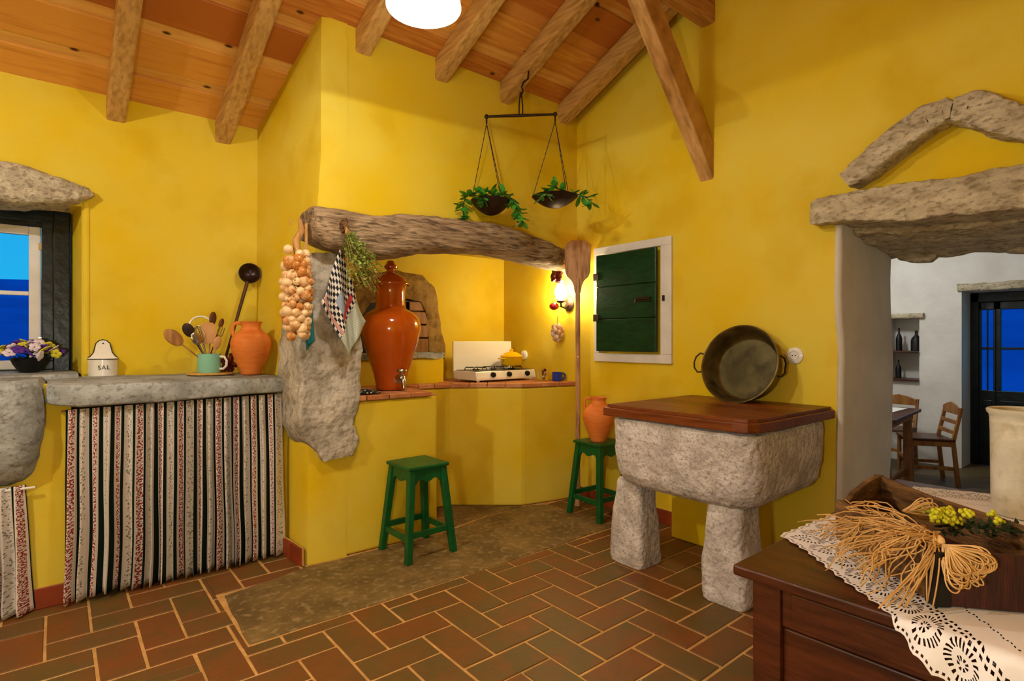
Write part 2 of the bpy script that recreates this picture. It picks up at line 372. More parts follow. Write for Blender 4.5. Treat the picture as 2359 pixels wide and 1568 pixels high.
pu = tag(B().box(-2.6, 3.37, 1.975, 2.075, 3.392, 3.70).ob('ridge_beam', wood_ridge, bevel=.01), 'pine ridge beam running into the gable wall', 'beam')
sx, sz = 3.37, 2.34; dx, dz_ = -.641, .767
nx, nz = .767 * .165, .641 * .165; Ls = 1.55
pts = [(sx, sz), (sx + dx * Ls, sz + dz_ * Ls), (sx + dx * Ls + nx, sz + dz_ * Ls + nz), (sx + nx * 0, sz + .25)]
tag(B().prism_y(pts, 1.985, 2.085).ob('diagonal_brace', wood_brace, bevel=.01), 'diagonal pine brace from gable wall up to the ridge', 'brace')

# ------------------------------------------------------------------ chimney, counters
ch = B()
def plan_ring(z, xl, xr=3.40, yf=3.226, yb=4.25):
    return None
# left cheek of the chimney: leans in a little as it rises
rings = []
for z, xf, xb in ((0, 1.116, 1.092), (.6, 1.120, 1.094), (1.2, 1.135, 1.097), (1.9, 1.165, 1.10), (2.4, 1.19, 1.102), (3.0, 1.196, 1.104), (3.45, 1.198, 1.105)):
    fr = 3.226; r_ = .045
    rings.append([(xb, 4.25, z), (xf, fr + r_ * 1.4, z), (xf + r_ * .3, fr + r_ * .3, z), (xf + r_ * 1.4, fr, z), (1.36, fr, z), (1.36, 4.25, z)])
ch.loft(rings)
ch.rough(.008, 2.5, 3)
struct(ch.ob('chimney_cheek', plaster, smooth=35), 'rounded yellow plaster side of the chimney')
hood = B().box(1.25, WX, 3.228, 3.42, 1.93, 3.45)
struct(hood.ob('chimney_hood', plaster), 'yellow plastered chimney hood above the mantel beam')
CT = .925
front = [(1.30, 3.232), (1.55, 3.226), (1.98, 3.224), (2.0, 3.235), (2.005, 3.5), (2.02, 3.72), (2.40, 3.69), (2.62, 3.50), (2.835, 3.335), (2.86, 3.325), (3.10, 3.27), (WX, 3.225), (WX, 4.22), (1.30, 4.22)]
struct(B().prism(front, 0, CT).ob('counter_base', plaster, bevel=.015), 'yellow plastered kitchen counter with a recessed bay')
ctop = B().prism([(x, y + .02) for x, y in front], CT - .005, CT + .012).ob('counter_top', grout_m); struct(ctop, 'terracotta tiled counter top under the chimney')
def ctile(poly, z1=CT + .036):
    B().prism(poly, CT + .004, z1 + random.uniform(-.002, .002)).ob('tile', edge_m, ctop, bevel=.004, seg=1)
# tiles along the front edge and a field behind
xe = 1.33
while xe < 1.95:
    x2 = min(xe + .155, 2.0); ctile([(xe, 3.212 + random.uniform(-.004, .004)), (x2 - .006, 3.212 + random.uniform(-.004, .004)), (x2 - .006, 3.40), (xe, 3.40)]); xe = x2
for (a, c) in (((2.00, 3.735), (2.40, 3.675)), ((2.40, 3.675), (2.845, 3.318)), ((2.845, 3.318), (3.345, 3.212))):
    a, c = Vector(a), Vector(c); n = max(2, round((c - a).length / .16)); nn = Vector((-(c - a).y, (c - a).x)).normalized() * .15
    for i in range(n):
        p, q = a.lerp(c, i / n), a.lerp(c, (i + .96) / n); ctile([tuple(p), tuple(q), tuple(q + nn), tuple(p + nn)])
for i in range(13):
    for j in range(6):
        x0 = 1.36 + i * .155; y0 = 3.41 + j * .135; x1 = min(x0 + .149, 3.345); y1 = min(y0 + .129, 4.195); cx, cy = (x0 + x1) / 2, (y0 + y1) / 2
        if cx > 1.93 and cy < 3.97 and cy < 3.92 - max(0, cx - 2.4) * .82: continue
        if x1 - x0 > .03: ctile([(x0, y0), (x1, y0), (x1, y1), (x0, y1)], CT + .034)
CTZ = CT + .038

# raised ledge under the oven mouth
struct(B().box(1.40, 2.50, 3.93, 4.22, CT, 1.165).ob('oven_ledge', plaster, bevel=.02), 'yellow plastered ledge below the oven mouth')
tag(B().loft([[(x, y, z) for x, y in sup(2.0, 4.06, .53, .15, 6, 40)] for z in (1.155, 1.165, 1.19, 1.20)]).rough(.012, 9, 2).ob('oven_sill_stone', stone_grey, smooth=50), 'rough grey stone sill at the oven mouth', 'stone')
# bread oven mouth: rough stone arch and a boarded opening
ov = thing('bread_oven_mouth', 'bread oven mouth of rough brown stone in the niche', 'oven', (0, 0, 0))
outer = [(1.55, 1.18), (1.56, 1.5), (1.68, 1.75), (1.9, 1.86), (2.2, 1.885), (2.45, 1.87), (2.56, 1.78), (2.61, 1.60), (2.63, 1.40), (2.68, 1.25), (2.67, 1.13)]
inner = [(1.85, 1.20), (1.85, 1.42), (1.87, 1.5), (1.95, 1.60), (2.1, 1.645), (2.3, 1.65), (2.42, 1.63), (2.46, 1.56), (2.47, 1.45), (2.49, 1.30), (2.50, 1.20)]
rg = []
for (ox, oz), (ix, iz) in zip(dens([(a, c) for a, c in outer], 4), dens([(a, c) for a, c in inner], 4)):
    rg.append([(ox, 4.21, oz), (ox + (ix - ox) * .12, 4.165, oz + (iz - oz) * .12), (ox + (ix - ox) * .5, 4.150, oz + (iz - oz) * .5), (ix, 4.165, iz), (ix, 4.21, iz)])
B().loft(rg).rough(.014, 7, 5, .006, 30).ob('stone_surround', oven_st, ov, smooth=60)
B().prism_y([(x, z) for x, z in inner], 4.196, 4.205).ob('opening', black_m, ov)  # flat black sheet: the shade inside the oven is put into its colour
for k, (z0, z1) in enumerate(((1.20, 1.315), (1.325, 1.43), (1.44, 1.545), (1.552, 1.63))):
    B().box(2.29 + k * .006, 2.485, 4.155 + k * .006, 4.19, z0, z1).rough(.004, 9, k).ob('board', wood_chair, ov, bevel=.006)

# stone pillar at the chimney corner
pil = []
tb = [(.60, 1.20, 1.385, 3.30), (.64, 1.175, 1.405, 3.38), (.72, 1.10, 1.415, 3.47), (.80, 1.065, 1.40, 3.52), (.95, 1.06, 1.425, 3.55), (1.10, 1.06, 1.44, 3.56), (1.28, 1.065, 1.44, 3.56), (1.40, 1.075, 1.42, 3.55), (1.52, 1.09, 1.385, 3.53), (1.66, 1.105, 1.33, 3.5), (1.77, 1.125, 1.295, 3.46), (1.80, 1.135, 1.285, 3.44)]
for z, a, c, yb in dens(tb, 4):
    yf = 3.178; cx, cy = (a + c) / 2, (yf + yb) / 2
    pil.append([(x, y, z) for x, y in sup(cx, cy, (c - a) / 2, (yb - yf) / 2, 16, 96)])
pl = B().loft(pil)
pl.rough(.020, 6, 2, .012, 24)
tag(pl.ob('stone_pillar', stone_pil, smooth=70), 'rough granite pillar set into the chimney corner', 'pillar')
# mantel beam, a crooked weathered log
bm_ = [(1.095, 3.20, 1.955, .09, .09), (1.115, 3.17, 1.955, .11, .105), (1.20, 3.16, 1.935, .125, .118), (1.33, 3.16, 1.925, .13, .125), (1.47, 3.155, 1.918, .135, .135), (1.62, 3.155, 1.945, .135, .128), (1.85, 3.155, 1.985, .13, .115), (2.1, 3.155, 2.00, .125, .11), (2.47, 3.155, 2.012, .12, .108), (2.75, 3.165, 1.985, .12, .10), (2.95, 3.19, 1.965, .115, .093), (3.12, 3.235, 1.95, .10, .087), (3.36, 3.27, 1.93, .09, .08)]
rings = []
for x, y, z, hy, hz in dens(bm_, 8):
    rings.append([(x, a, c) for a, c in sup(y, z, hy, hz, 3.6, 40)])
bb = B().loft(rings)
bb.rough(.018, 4, 3, .008, 16)
tag(bb.ob('mantel_beam', wood_old, smooth=70), 'weathered crooked log used as mantel beam over the hearth', 'beam')

# ------------------------------------------------------------------ left counter: stone shelf, piers, curtains, sink
pier = B().box(-1.1, -.02 + .06, 3.55, 4.2, 0, 1.0).box(1.055, 1.14, 3.55, 4.2, 0, 1.0).box(.04, 1.055, 4.05, 4.2, 0, 1.0)
pier.box(-.145, .06, 3.545, 3.62, 0, 1.085)
struct(pier.ob('counter_pier', plaster), 'yellow plastered piers below the stone shelf')
sh = []
for x, yf, z0, z1 in dens([(-.035, 3.50, 1.0, 1.085), (0.0, 3.46, .985, 1.088), (.10, 3.435, .972, 1.088), (.4, 3.44, .968, 1.085), (.8, 3.445, .982, 1.082), (1.05, 3.45, .99, 1.08), (1.12, 3.46, .995, 1.078), (1.145, 3.50, 1.0, 1.07)], 5):
    cy = (yf + 4.24) / 2; hy = (4.24 - yf) / 2
    sh.append([(x, a, c) for a, c in sup(cy, (z0 + z1) / 2, hy, (z1 - z0) / 2, 12, 44)])
tag(B().loft(sh).rough(.007, 6, 4, .003, 28).ob('stone_shelf', stone_grey, smooth=60), 'long grey stone shelf above the striped curtain', 'shelf')
# sill of the window
tag(B().loft([[(x, a, c) for a, c in sup(4.32, 1.085, .30, .03, 8, 30)] for x in [-.9 + .05 * i for i in range(21)]]).rough(.006, 6, 8).ob('window_sill_stone', stone_grey, smooth=60), 'grey stone window sill behind the flower bowl', 'sill')
# sink block
sk = []
for z, hx, yf in dens([(.60, .33, 3.62), (.615, .37, 3.54), (.66, .40, 3.47), (.74, .425, 3.43), (.86, .44, 3.41), (1.0, .44, 3.40), (1.075, .436, 3.405), (1.10, .425, 3.42)], 4):
    sk.append([(x, y, z) for x, y in sup(-.482, (yf + 4.2) / 2, hx, (4.2 - yf) / 2, 8, 60)])
tag(B().loft(sk).rough(.016, 5, 6, .007, 26).ob('stone_sink', stone_grey, smooth=70), 'massive grey stone sink block at the left edge', 'sink')

# striped fabric
m, N, L, b = tree('striped_cotton'); cloth_m = m
uvn = N.new('ShaderNodeUVMap'); sx_ = N.new('ShaderNodeSeparateXYZ'); L.new(uvn.outputs[0], sx_.inputs[0])
fr = N.new('ShaderNodeMath'); fr.operation = 'FRACT'; L.new(sx_.outputs[0], fr.inputs[0])
rp_ = N.new('ShaderNodeValToRGB'); rp_.color_ramp.interpolation = 'CONSTANT'; el = rp_.color_ramp.elements
cols = [(0, '#0c1a12'), (.13, '#d2cabd'), (.17, '#ddd4c8'), (.43, '#d2cabd'), (.47, '#0c1a12'), (.60, '#ccc4b8'), (.64, '#d0c8bc'), (.93, '#c2bbb0')]
el[0].position = 0; el[0].color = lin(cols[0][1]); el[1].position = cols[1][0]; el[1].color = lin(cols[1][1])
for p_, c_ in cols[2:]:
    e = el.new(p_); e.color = lin(c_)
L.new(fr.outputs[0], rp_.inputs[0])
msk = N.new('ShaderNodeValToRGB'); msk.color_ramp.interpolation = 'CONSTANT'; e2 = msk.color_ramp.elements
e2[0].position = 0; e2[0].color = (0, 0, 0, 1); e2[1].position = .19; e2[1].color = (1, 0, 0, 1)
for p_, c_ in ((.41, (0, 0, 0, 1)), (.67, (0, 1, 0, 1)), (.90, (0, 0, 0, 1))):
    e = e2.new(p_); e.color = c_
L.new(fr.outputs[0], msk.inputs[0])
mpp = N.new('ShaderNodeMapping'); mpp.inputs['Scale'].default_value = (17, 105, 1); L.new(uvn.outputs[0], mpp.inputs[0])
nz_ = N.new('ShaderNodeTexNoise'); nz_.inputs['Scale'].default_value = 1.0; nz_.inputs['Detail'].default_value = 2; L.new(mpp.outputs[0], nz_.inputs[0])
gt = N.new('ShaderNodeMath'); gt.operation = 'GREATER_THAN'; gt.inputs[1].default_value = .50; L.new(nz_.outputs[0], gt.inputs[0])
mpv = N.new('ShaderNodeMapping'); mpv.inputs['Scale'].default_value = (13, 80, 1); L.new(uvn.outputs[0], mpv.inputs[0])
vv = N.new('ShaderNodeTexVoronoi'); vv.inputs['Scale'].default_value = 1; L.new(mpv.outputs[0], vv.inputs[0])
lt = N.new('ShaderNodeMath'); lt.operation = 'LESS_THAN'; lt.inputs[1].default_value = .33; L.new(vv.outputs['Distance'], lt.inputs[0])
ss = N.new('ShaderNodeSeparateColor'); L.new(msk.outputs[0], ss.inputs[0])
f1 = N.new('ShaderNodeMath'); f1.operation = 'MULTIPLY'; L.new(ss.outputs[0], f1.inputs[0]); L.new(gt.outputs[0], f1.inputs[1])
f2 = N.new('ShaderNodeMath'); f2.operation = 'MULTIPLY'; L.new(ss.outputs[1], f2.inputs[0]); L.new(lt.outputs[0], f2.inputs[1])
m1 = N.new('ShaderNodeMix'); m1.data_type = 'RGBA'; m1.inputs[7].default_value = lin('#8e2f2c'); L.new(f1.outputs[0], m1.inputs[0]); L.new(rp_.outputs[0], m1.inputs[6])
m2 = N.new('ShaderNodeMix'); m2.data_type = 'RGBA'; m2.inputs[7].default_value = lin('#6f6f66'); L.new(f2.outputs[0], m2.inputs[0]); L.new(m1.outputs[2], m2.inputs[6])
L.new(m2.outputs[2], b.inputs['Base Color']); b.inputs['Roughness'].default_value = .9; b.inputs['Specular IOR Level'].default_value = .1

def curtain(name, xa, xb, y, ztop, zbot, nstripe, label, seed, flare=.0, parent=None):
    rr = random.Random(seed); nf = max(4, int((xb - xa) / .042)); ks = []
    t = 0
    while t < 1.001: ks.append(t); t += rr.uniform(.6, 1.4) / nf
    ks[-1] = 1.0
    am = [rr.uniform(.5, 1.2) for _ in ks]
    nu = nf * 10; nv = 26
    def prof(u):
        for i in range(len(ks) - 1):
            if u <= ks[i + 1] + 1e-9:
                w = (u - ks[i]) / (ks[i + 1] - ks[i]); return i + w, am[i] + (am[i + 1] - am[i]) * w
        return len(ks) - 1, am[-1]
    def fn(u, v):
        ph, a_ = prof(u); z = ztop(u) + (zbot(u) - ztop(u)) * v
        amp = .015 + .018 * v; wob = noise.noise((u * 6 + seed, v * 2.2, seed)) * .012 * v
        x = xa + (xb - xa) * u + wob + .010 * math.sin(2 * PI * ph + 1.2) * (.4 + v) + (u - .5) * flare * v
        yy = y + amp * a_ * math.cos(2 * PI * ph) - .012 * v + noise.noise((u * 9, v * 3, seed)) * .01 * v
        if v < .035: yy = y + .009 * math.cos(2 * PI * ph * 1.0)
        return (x, yy, z + .004 * math.sin(2 * PI * ph) * (1 if v > .9 else 0))
    b_ = B().grid(fn, nu, nv); b_.uv = [(q[0] * nstripe, q[1]) for q in b_.uv]
    return b_.ob(name, cloth_m, parent, smooth=180, solid=.003)
t_ = thing('striped_curtain', 'wide striped curtain gathered below the stone shelf', 'curtain', (0, 0, 0))
curtain('fabric', .035, 1.055, 3.485, lambda u: .960 + .020 * u, lambda u: .012 + .02 * math.sin(u * 9) ** 2 * (1 if u < .4 else .3), 11.0, '', 5, .03, t_)
B().tube([(.02, 3.50, .952), (1.07, 3.50, .972)], .005).ob('curtain_wire', steel_m, t_)
t_ = thing('striped_curtain', 'narrow striped curtain hanging under the stone sink', 'curtain', (0, 0, 0))
curtain('fabric', -.90, -.115, 3.50, lambda u: .615, lambda u: .012, 8.5, '', 8, .05, t_)
B().tube([(-.95, 3.505, .60), (-.075, 3.505, .598)], .006).ob('curtain_rod', enamel_w, t_)
t_ = thing('storage_tub', 'white plastic tub showing below the curtain hem', 'tub', (.28, 3.72, 0))
B().lathe([(.10, .005), (.13, .02), (.15, .30), (.16, .31)], 24).ob('tub_body', tub_m, t_, smooth=40, solid=.004)

# baseboards (tiles)
bl = struct(B().box(-.15, .045, 3.536, 3.548, 0, .10).ob('baseboard_left', grout_m))
B().box(-.148, .043, 3.528, 3.538, 0, .098).ob('tile', base_m, bl, bevel=.003)
bc = struct(B().box(.98, 1.075, 3.538, 3.556, 0, .10).hexa([(1.06, 3.56, 0), (1.085, 3.56, 0), (1.108, 3.24, 0), (1.10, 3.24, 0)], [(1.06, 3.56, .1), (1.085, 3.56, .1), (1.108, 3.24, .1), (1.10, 3.24, .1)]).ob('baseboard_chimney', grout_m))
for (a, c) in (((.985, 3.53), (1.07, 3.53)), ((1.074, 3.53), (1.088, 3.395)), ((1.089, 3.385), (1.10, 3.25))):
    a, c = Vector(a), Vector(c); n_ = Vector((-(c - a).y, (c - a).x)).normalized() * (.02 if c.y == a.y else -.014)
    B().prism([tuple(a), tuple(c), tuple(c + n_), tuple(a + n_)], 0, .102).ob('tile', base_m, bc, bevel=.003)
br = struct(B().box(3.338, 3.36, 2.17, 3.21, 0, .098).ob('baseboard_right', grout_m))
for k in range(4): B().box(3.328, 3.345, 2.175 + k * .26, 2.175 + k * .26 + .254, 0, .098).ob('tile', base_m, br, bevel=.003)
struct(B().box(3.15, 3.36, 1.60, 2.175, 0, .52).ob('trough_pier', plaster, bevel=.01), 'yellow plastered pier under the back of the trough')

# ------------------------------------------------------------------ window
w1 = B(); w1.box(-.012, .07, 4.45, 4.56, 1.10, 2.12).box(-.86, -.79, 4.46, 4.56, 1.10, 2.12).box(-.86, .07, 4.46, 4.56, 2.035, 2.12).box(-.86, .07, 4.46, 4.56, 1.08, 1.125)
w1.box(-.067, -.008, 4.475, 4.55, 1.12, 2.045).box(-.8, -.75, 4.485, 4.55, 1.12, 2.045).box(-.8, .01, 4.485, 4.55, 2.0, 2.045)
w1 = struct(w1.ob('window_1', frame_d, bevel=.006), 'small window in a glossy black-green frame, dusk outside')
def sash(x0, x1):
    s_ = B(); w_ = .058; y0, y1 = 4.50, 4.54
    s_.box(x0, x0 + w_, y0, y1, 1.125, 1.998).box(x1 - w_, x1, y0, y1, 1.125, 1.998).box(x0 + w_, x1 - w_, y0, y1, 1.125, 1.18).box(x0 + w_, x1 - w_, y0, y1, 1.945, 1.998).box(x0 + w_, x1 - w_, y0 + .005, y1 - .005, 1.575, 1.60)
    s_ = s_.ob('sash', frame_w, w1, bevel=.004)
    for z0, z1 in ((1.18, 1.575), (1.60, 1.945)): B().box(x0 + w_, x1 - w_, 4.518, 4.522, z0, z1).ob('pane', pane_m, s_)
    for z in (1.28, 1.86): B().box(x1 - .012, x1 + .006, 4.492, 4.50, z, z + .04).ob('hinge', steel_m, s_)
sash(-.41, -.069); sash(-.75, -.413)
# splayed plaster reveal
rv = B()
rv.hexa([(.07, 4.56, 1.09), (.125, 4.19, 1.09), (.16, 4.19, 1.09), (.16, 4.56, 1.09)], [(.07, 4.56, 2.14), (.125, 4.19, 2.14), (.16, 4.19, 2.14), (.16, 4.56, 2.14)])
struct(rv.ob('window_reveal', plaster, bevel=.012), 'yellow splayed reveal beside the window')
li = []
for x, z0, z1, yf in dens([(-.95, 2.05, 2.26, 4.08), (-.5, 2.055, 2.285, 4.07), (-.2, 2.06, 2.275, 4.07), (-.06, 2.065, 2.262, 4.075), (.03, 2.08, 2.24, 4.085), (.10, 2.11, 2.218, 4.10), (.15, 2.14, 2.20, 4.12), (.178, 2.16, 2.185, 4.14)], 5):
    li.append([(x, a, c) for a, c in sup((yf + 4.4) / 2, (z0 + z1) / 2, (4.4 - yf) / 2, (z1 - z0) / 2, 5, 40)])
tag(B().loft(li).rough(.018, 5, 9, .008, 22).ob('window_lintel', stone_lin, smooth=70), 'tapering rough stone lintel above the window', 'lintel')
# hills outside
hb = B()
def hill(u, v):
    a = -PI * .1 + 1.2 * PI * (1 - u) ; r_ = 9 + v * 110
    x, y = r_ * math.cos(a), r_ * math.sin(a) + 2
    return (x, y, -2.2 + (v ** 1.4) * (13.5 + 3.2 * noise.noise((u * 9, v, 1)) + 1.2 * noise.noise((u * 40, v * 3, 4))))
hb.grid(hill, 120, 14); hb.uv = None
struct(hb.ob('hillside', mound_m, smooth=180), 'blue dusk hillside outside the windows')

# shutter window on the gable wall
w2 = B().box(3.325, 3.36, 2.295, 3.02, 1.135, 1.20).box(3.325, 3.36, 2.295, 3.02, 1.975, 2.035).box(3.325, 3.36, 2.295, 2.385, 1.20, 1.975).box(3.325, 3.36, 2.965, 3.02, 1.20, 1.975)
w2 = struct(w2.ob('window_2', frame_w, bevel=.004), 'small window with white frame and closed green shutter')
sh_ = B().box(3.30, 3.315, 2.40, 2.955, 1.215, 1.965).ob('shutter', shut_m, w2, bevel=.004)
zs = [1.215, 1.465, 1.715, 1.965]
for k in range(3): B().box(3.285, 3.302, 2.398, 2.957, zs[k] + .0025, zs[k + 1] - .0025).ob('board', shut_m, sh_, bevel=.004)
for z in (1.45, 1.77):
    B().box(3.279, 3.29, 2.93, 2.985, z, z + .055).ob('hinge', iron_m, sh_, bevel=.003)
la = B().tube([(3.275, 2.44, 1.60), (3.275, 2.56, 1.60)], .006).box(3.272, 3.29, 2.43, 2.56, 1.585, 1.592).box(3.272, 3.29, 2.43, 2.56, 1.608, 1.615)
la.tube([(3.272, 2.56, 1.60), (3.262, 2.56, 1.575)], .005); la.ob('latch', iron_m, sh_)
B().box(3.312, 3.326, 2.348, 2.362, 1.58, 1.62).ob('latch_keep', iron_m, w2)

# wall socket
t_ = thing('wall_socket', 'round white wall socket right of the brass pan', 'socket', (3.35, 1.463, 1.212))
Mx = Matrix.Rotation(-PI / 2, 4, 'Y')
B().lathe([(.0, .016), (.028, .016), (.032, .018), (.047, .012), (.05, 0)], 28).xf(Mx).ob('cover', enamel_w, t_, smooth=40)
B().lathe([(.0, .012), (.022, .0125), (.026, .019)], 24).xf(Mx).ob('insert', frame_w, t_, smooth=40)
for s_ in (-1, 1): B().lathe([(.004, .014), (.004, .0166), (0, .0166)], 8).xf(Matrix.Translation((0, s_ * .009, 0)) @ Mx).ob('contact_hole', black_m, t_)

# ------------------------------------------------------------------ doorway
jb = []
for z, y, x in dens([(-.02, 1.20, 3.335), (.4, 1.215, 3.332), (.9, 1.205, 3.335), (1.2, 1.20, 3.337), (1.55, 1.215, 3.333), (1.96, 1.212, 3.335)], 3):
    jb.append([(x + .02, y + .04, z), (x, y + .022, z), (x + .008, y + .006, z), (x + .03, y, z), (4.05, y - .012, z), (4.105, y - .01, z), (4.12, y + .02, z), (4.12, y + .06, z)])
struct(B().loft(jb).rough(.006, 4, 3).ob('door_jamb', white_pl, smooth=60), 'whitewashed side of the doorway')
struct(B().box(WX + .02, 4.12, .10, DY0 + .02, 0, DZ + .02).ob('door_jamb_right', white_pl), 'whitewashed side of the doorway out of view')
ln = []
for y, z0, z1, xf in dens([(1.345, 1.955, 2.085, 3.26), (1.32, 1.945, 2.095, 3.245), (1.1, 1.925, 2.088, 3.24), (.85, 1.895, 2.078, 3.24), (.6, 1.875, 2.07, 3.235), (.3, 1.865, 2.06, 3.235), (.0, 1.86, 2.05, 3.24)], 12):
    ln.append([(a, y, c) for a, c in sup((xf + 3.52) / 2, (z0 + z1) / 2, (3.52 - xf) / 2, (z1 - z0) / 2, 16, 84)])
tag(B().loft(ln).rough(.012, 5, 3, .008, 24).ob('door_lintel', stone_lin, smooth=50), 'long rough stone lintel over the doorway', 'lintel')
ln = []
for y, zf, zb in dens([(1.24, 1.90, 1.825), (1.1, 1.885, 1.815), (.8, 1.865, 1.805), (.4, 1.85, 1.80), (.05, 1.85, 1.80)], 12):
    q = [(3.50 + .64 * i / 12, zf + (zb - zf) * i / 12) for i in range(13)] + [(4.14, 1.95), (4.14, 2.03), (3.8, 2.03), (3.50, 2.03), (3.50, 1.97)]
    ln.append([(a, y, c) for a, c in q])
tag(B().loft(ln).rough(.020, 6, 6, .012, 16).ob('inner_door_lintel', stone_lin, smooth=40), 'rough brown stone slab spanning the doorway behind the lintel', 'lintel')
for k, (y0, y1) in enumerate(((1.16, .95), (.68, .52))):
    tag(B().loft([[(a, y, c) for a, c in sup(4.115, 1.83, .05, .05 * w_, 4, 20)] for y, w_ in dens([(y0, .5), (y0 + (y1 - y0) * .3, .9), (y0 + (y1 - y0) * .8, 1.1), (y1, .5)], 3)]).rough(.015, 8, k).ob('lintel_stone', stone_lin, smooth=70),
        ('small tan stone sticking out under the lintel beside the white jamb', 'small tan stone sticking out under the lintel further right')[k], 'stone')
def gable_stone(pts, label, seed):
    P3 = dens(pts, 12); rings = []
    for i, (y, z, hw) in enumerate(P3):
        a = P3[max(0, i - 1)]; c = P3[min(len(P3) - 1, i + 1)]; ty, tz = c[0] - a[0], c[1] - a[1]; l_ = math.hypot(ty, tz); ny, nz = -tz / l_, ty / l_
        rings.append([(xx, y + ny * d, z + nz * d) for xx, d in sup(3.31, 0, .085, hw, 7, 64)])
    tag(B().loft(rings).rough(.014, 6, seed, .008, 24).ob('relieving_stone', stone_lin, smooth=70), label, 'stone')
gable_stone([(1.155, 2.15, .045), (1.10, 2.19, .062), (.95, 2.29, .07), (.80, 2.375, .068), (.73, 2.385, .06), (.70, 2.38, .045)], 'long slanting stone left of the gable peak above the door', 2)
gable_stone([(.70, 2.385, .055), (.64, 2.375, .07), (.5, 2.275, .072), (.36, 2.195, .075), (.2, 2.12, .07), (.1, 2.08, .05)], 'slanting stone right of the gable peak above the door', 5)

# ------------------------------------------------------------------ room beyond
struct(B().box(3.35, 7.9, -1.6, 3.2, -.12, -.004).ob('floor_next_room', floor2_m), 'worn stone floor of the next room')
nx0 = 7.15
nw = B().box(nx0, 7.75, 1.47, 1.83, -.1, 2.7).box(nx0, 7.75, 2.12, 3.2, -.1, 2.7).box(nx0, 7.75, 1.83, 2.12, -.1, .86).box(nx0, 7.75, 1.83, 2.12, 1.54, 2.7).box(7.4, 7.75, 1.83, 2.12, .86, 1.54)
nw.box(nx0, 7.75, .38, 1.47, 1.80, 2.7).box(nx0, 7.75, -1.6, .38, -.1, 2.7)
struct(nw.ob('wall_next_room_back', white_pl), 'whitewashed back wall of the next room')
struct(B().box(4.1, 7.9, 3.1, 3.25, -.1, 2.7).ob('wall_next_room_left', white_pl)); struct(B().box(4.1, 7.9, -1.75, -1.6, -.1, 2.7).ob('wall_next_room_right', white_pl))
struct(B().box(4.1, 7.9, -1.6, 3.2, 2.55, 2.7).ob('ceiling_next_room', white_pl))
struct(B().box(4.1, 4.112, 1.25, 3.2, 0, 2.6).box(4.1, 4.112, -1.6, .1, 0, 2.6).ob('wall_next_room_front', white_pl))
tag(B().loft([[(a, y, c) for a, c in sup(7.2, 1.835, .09, .04, 5, 24)] for y in [.3 + .05 * i for i in range(25)]]).rough(.01, 6, 2, .006, 22).ob('far_door_lintel', stone_lin, smooth=60), 'grey stone lintel over the glazed door in the next room', 'lintel')
# glazed outside door
d1 = B().box(7.50, 7.62, 1.40, 1.47, 0, 1.80).box(7.50, 7.62, .38, .45, 0, 1.80).box(7.50, 7.62, .38, 1.47, 1.70, 1.80)
d1 = struct(d1.ob('door_1', frame_d, bevel=.006), 'dark glazed outside door at the far end of the next room')
for (y0, y1, nb) in ((1.266, 1.402, 2), (.46, 1.265, 1)):
    sw = .04 if nb == 1 else .02
    lf = B().box(7.52, 7.57, y0, y1, 0, .78).box(7.52, 7.57, y0, y0 + sw, .78, 1.70).box(7.52, 7.57, y1 - sw, y1, .78, 1.70).box(7.52, 7.57, y0, y1, 1.62, 1.70)
    lf.box(7.525, 7.565, y0, y1, 1.205, 1.23)
    if nb == 2: lf.box(7.525, 7.565, (y0 + y1) / 2 - .006, (y0 + y1) / 2 + .006, .78, 1.62)
    lf = lf.ob('door_leaf', frame_d, d1, bevel=.004)
    for z0, z1 in ((.78, 1.205), (1.23, 1.62)): B().box(7.543, 7.547, y0 + sw, y1 - sw, z0, z1).ob('pane', pane_m, lf)
    B().box(7.512, 7.522, y0 + .03, y1 - .03, .12, .68).ob('panel', frame_d, lf, bevel=.006)

# ------------------------------------------------------------------ pendant lamp over the room
opal_m = mat('lit_opal_shade', '#fff6e6', None, rough=.3, emit=29)
pn = thing('pendant_lamp', 'white opal glass pendant lamp hanging from the ridge', 'lamp', (1.19, 2.03, 0))
B().lathe([(.152, 2.690), (.154, 2.694), (.150, 2.72), (.125, 2.765), (.09, 2.80), (.055, 2.825), (.03, 2.85), (.026, 2.90), (.0, 2.905)], 48).ob('shade', opal_m, pn, smooth=60, solid=.003)
bulb_m = mat('lit_bulb', '#fff2dc', None, emit=22)
B().ball((0, 0, 2.750), .038, 20, 12, (1, 1, 1.1)).ob('bulb', bulb_m, pn, smooth=180)
B().lathe([(.018, 2.79), (.02, 2.80), (.02, 2.85)], 16, cap=True).ob('socket', enamel_w, pn, smooth=40)
B().tube([(0, 0, 2.90), (0, 0, 3.395)], .004).ob('cord', enamel_w, pn)
point('pendant_and_fill_light', (1.19, 2.03, 2.678), 21, (1.0, .97, .90), .003)
copy_thing(pn, (-1.35, 2.03, 0), 0, 'added copy of the white opal pendant lamp further left, out of view')  # unseen copy added to light the left wall and chimney side
point('pendant_and_fill_light', (-1.35, 2.03, 2.678), 96, (1.0, .98, .93), .02)  # added fill under the unseen pendant copy

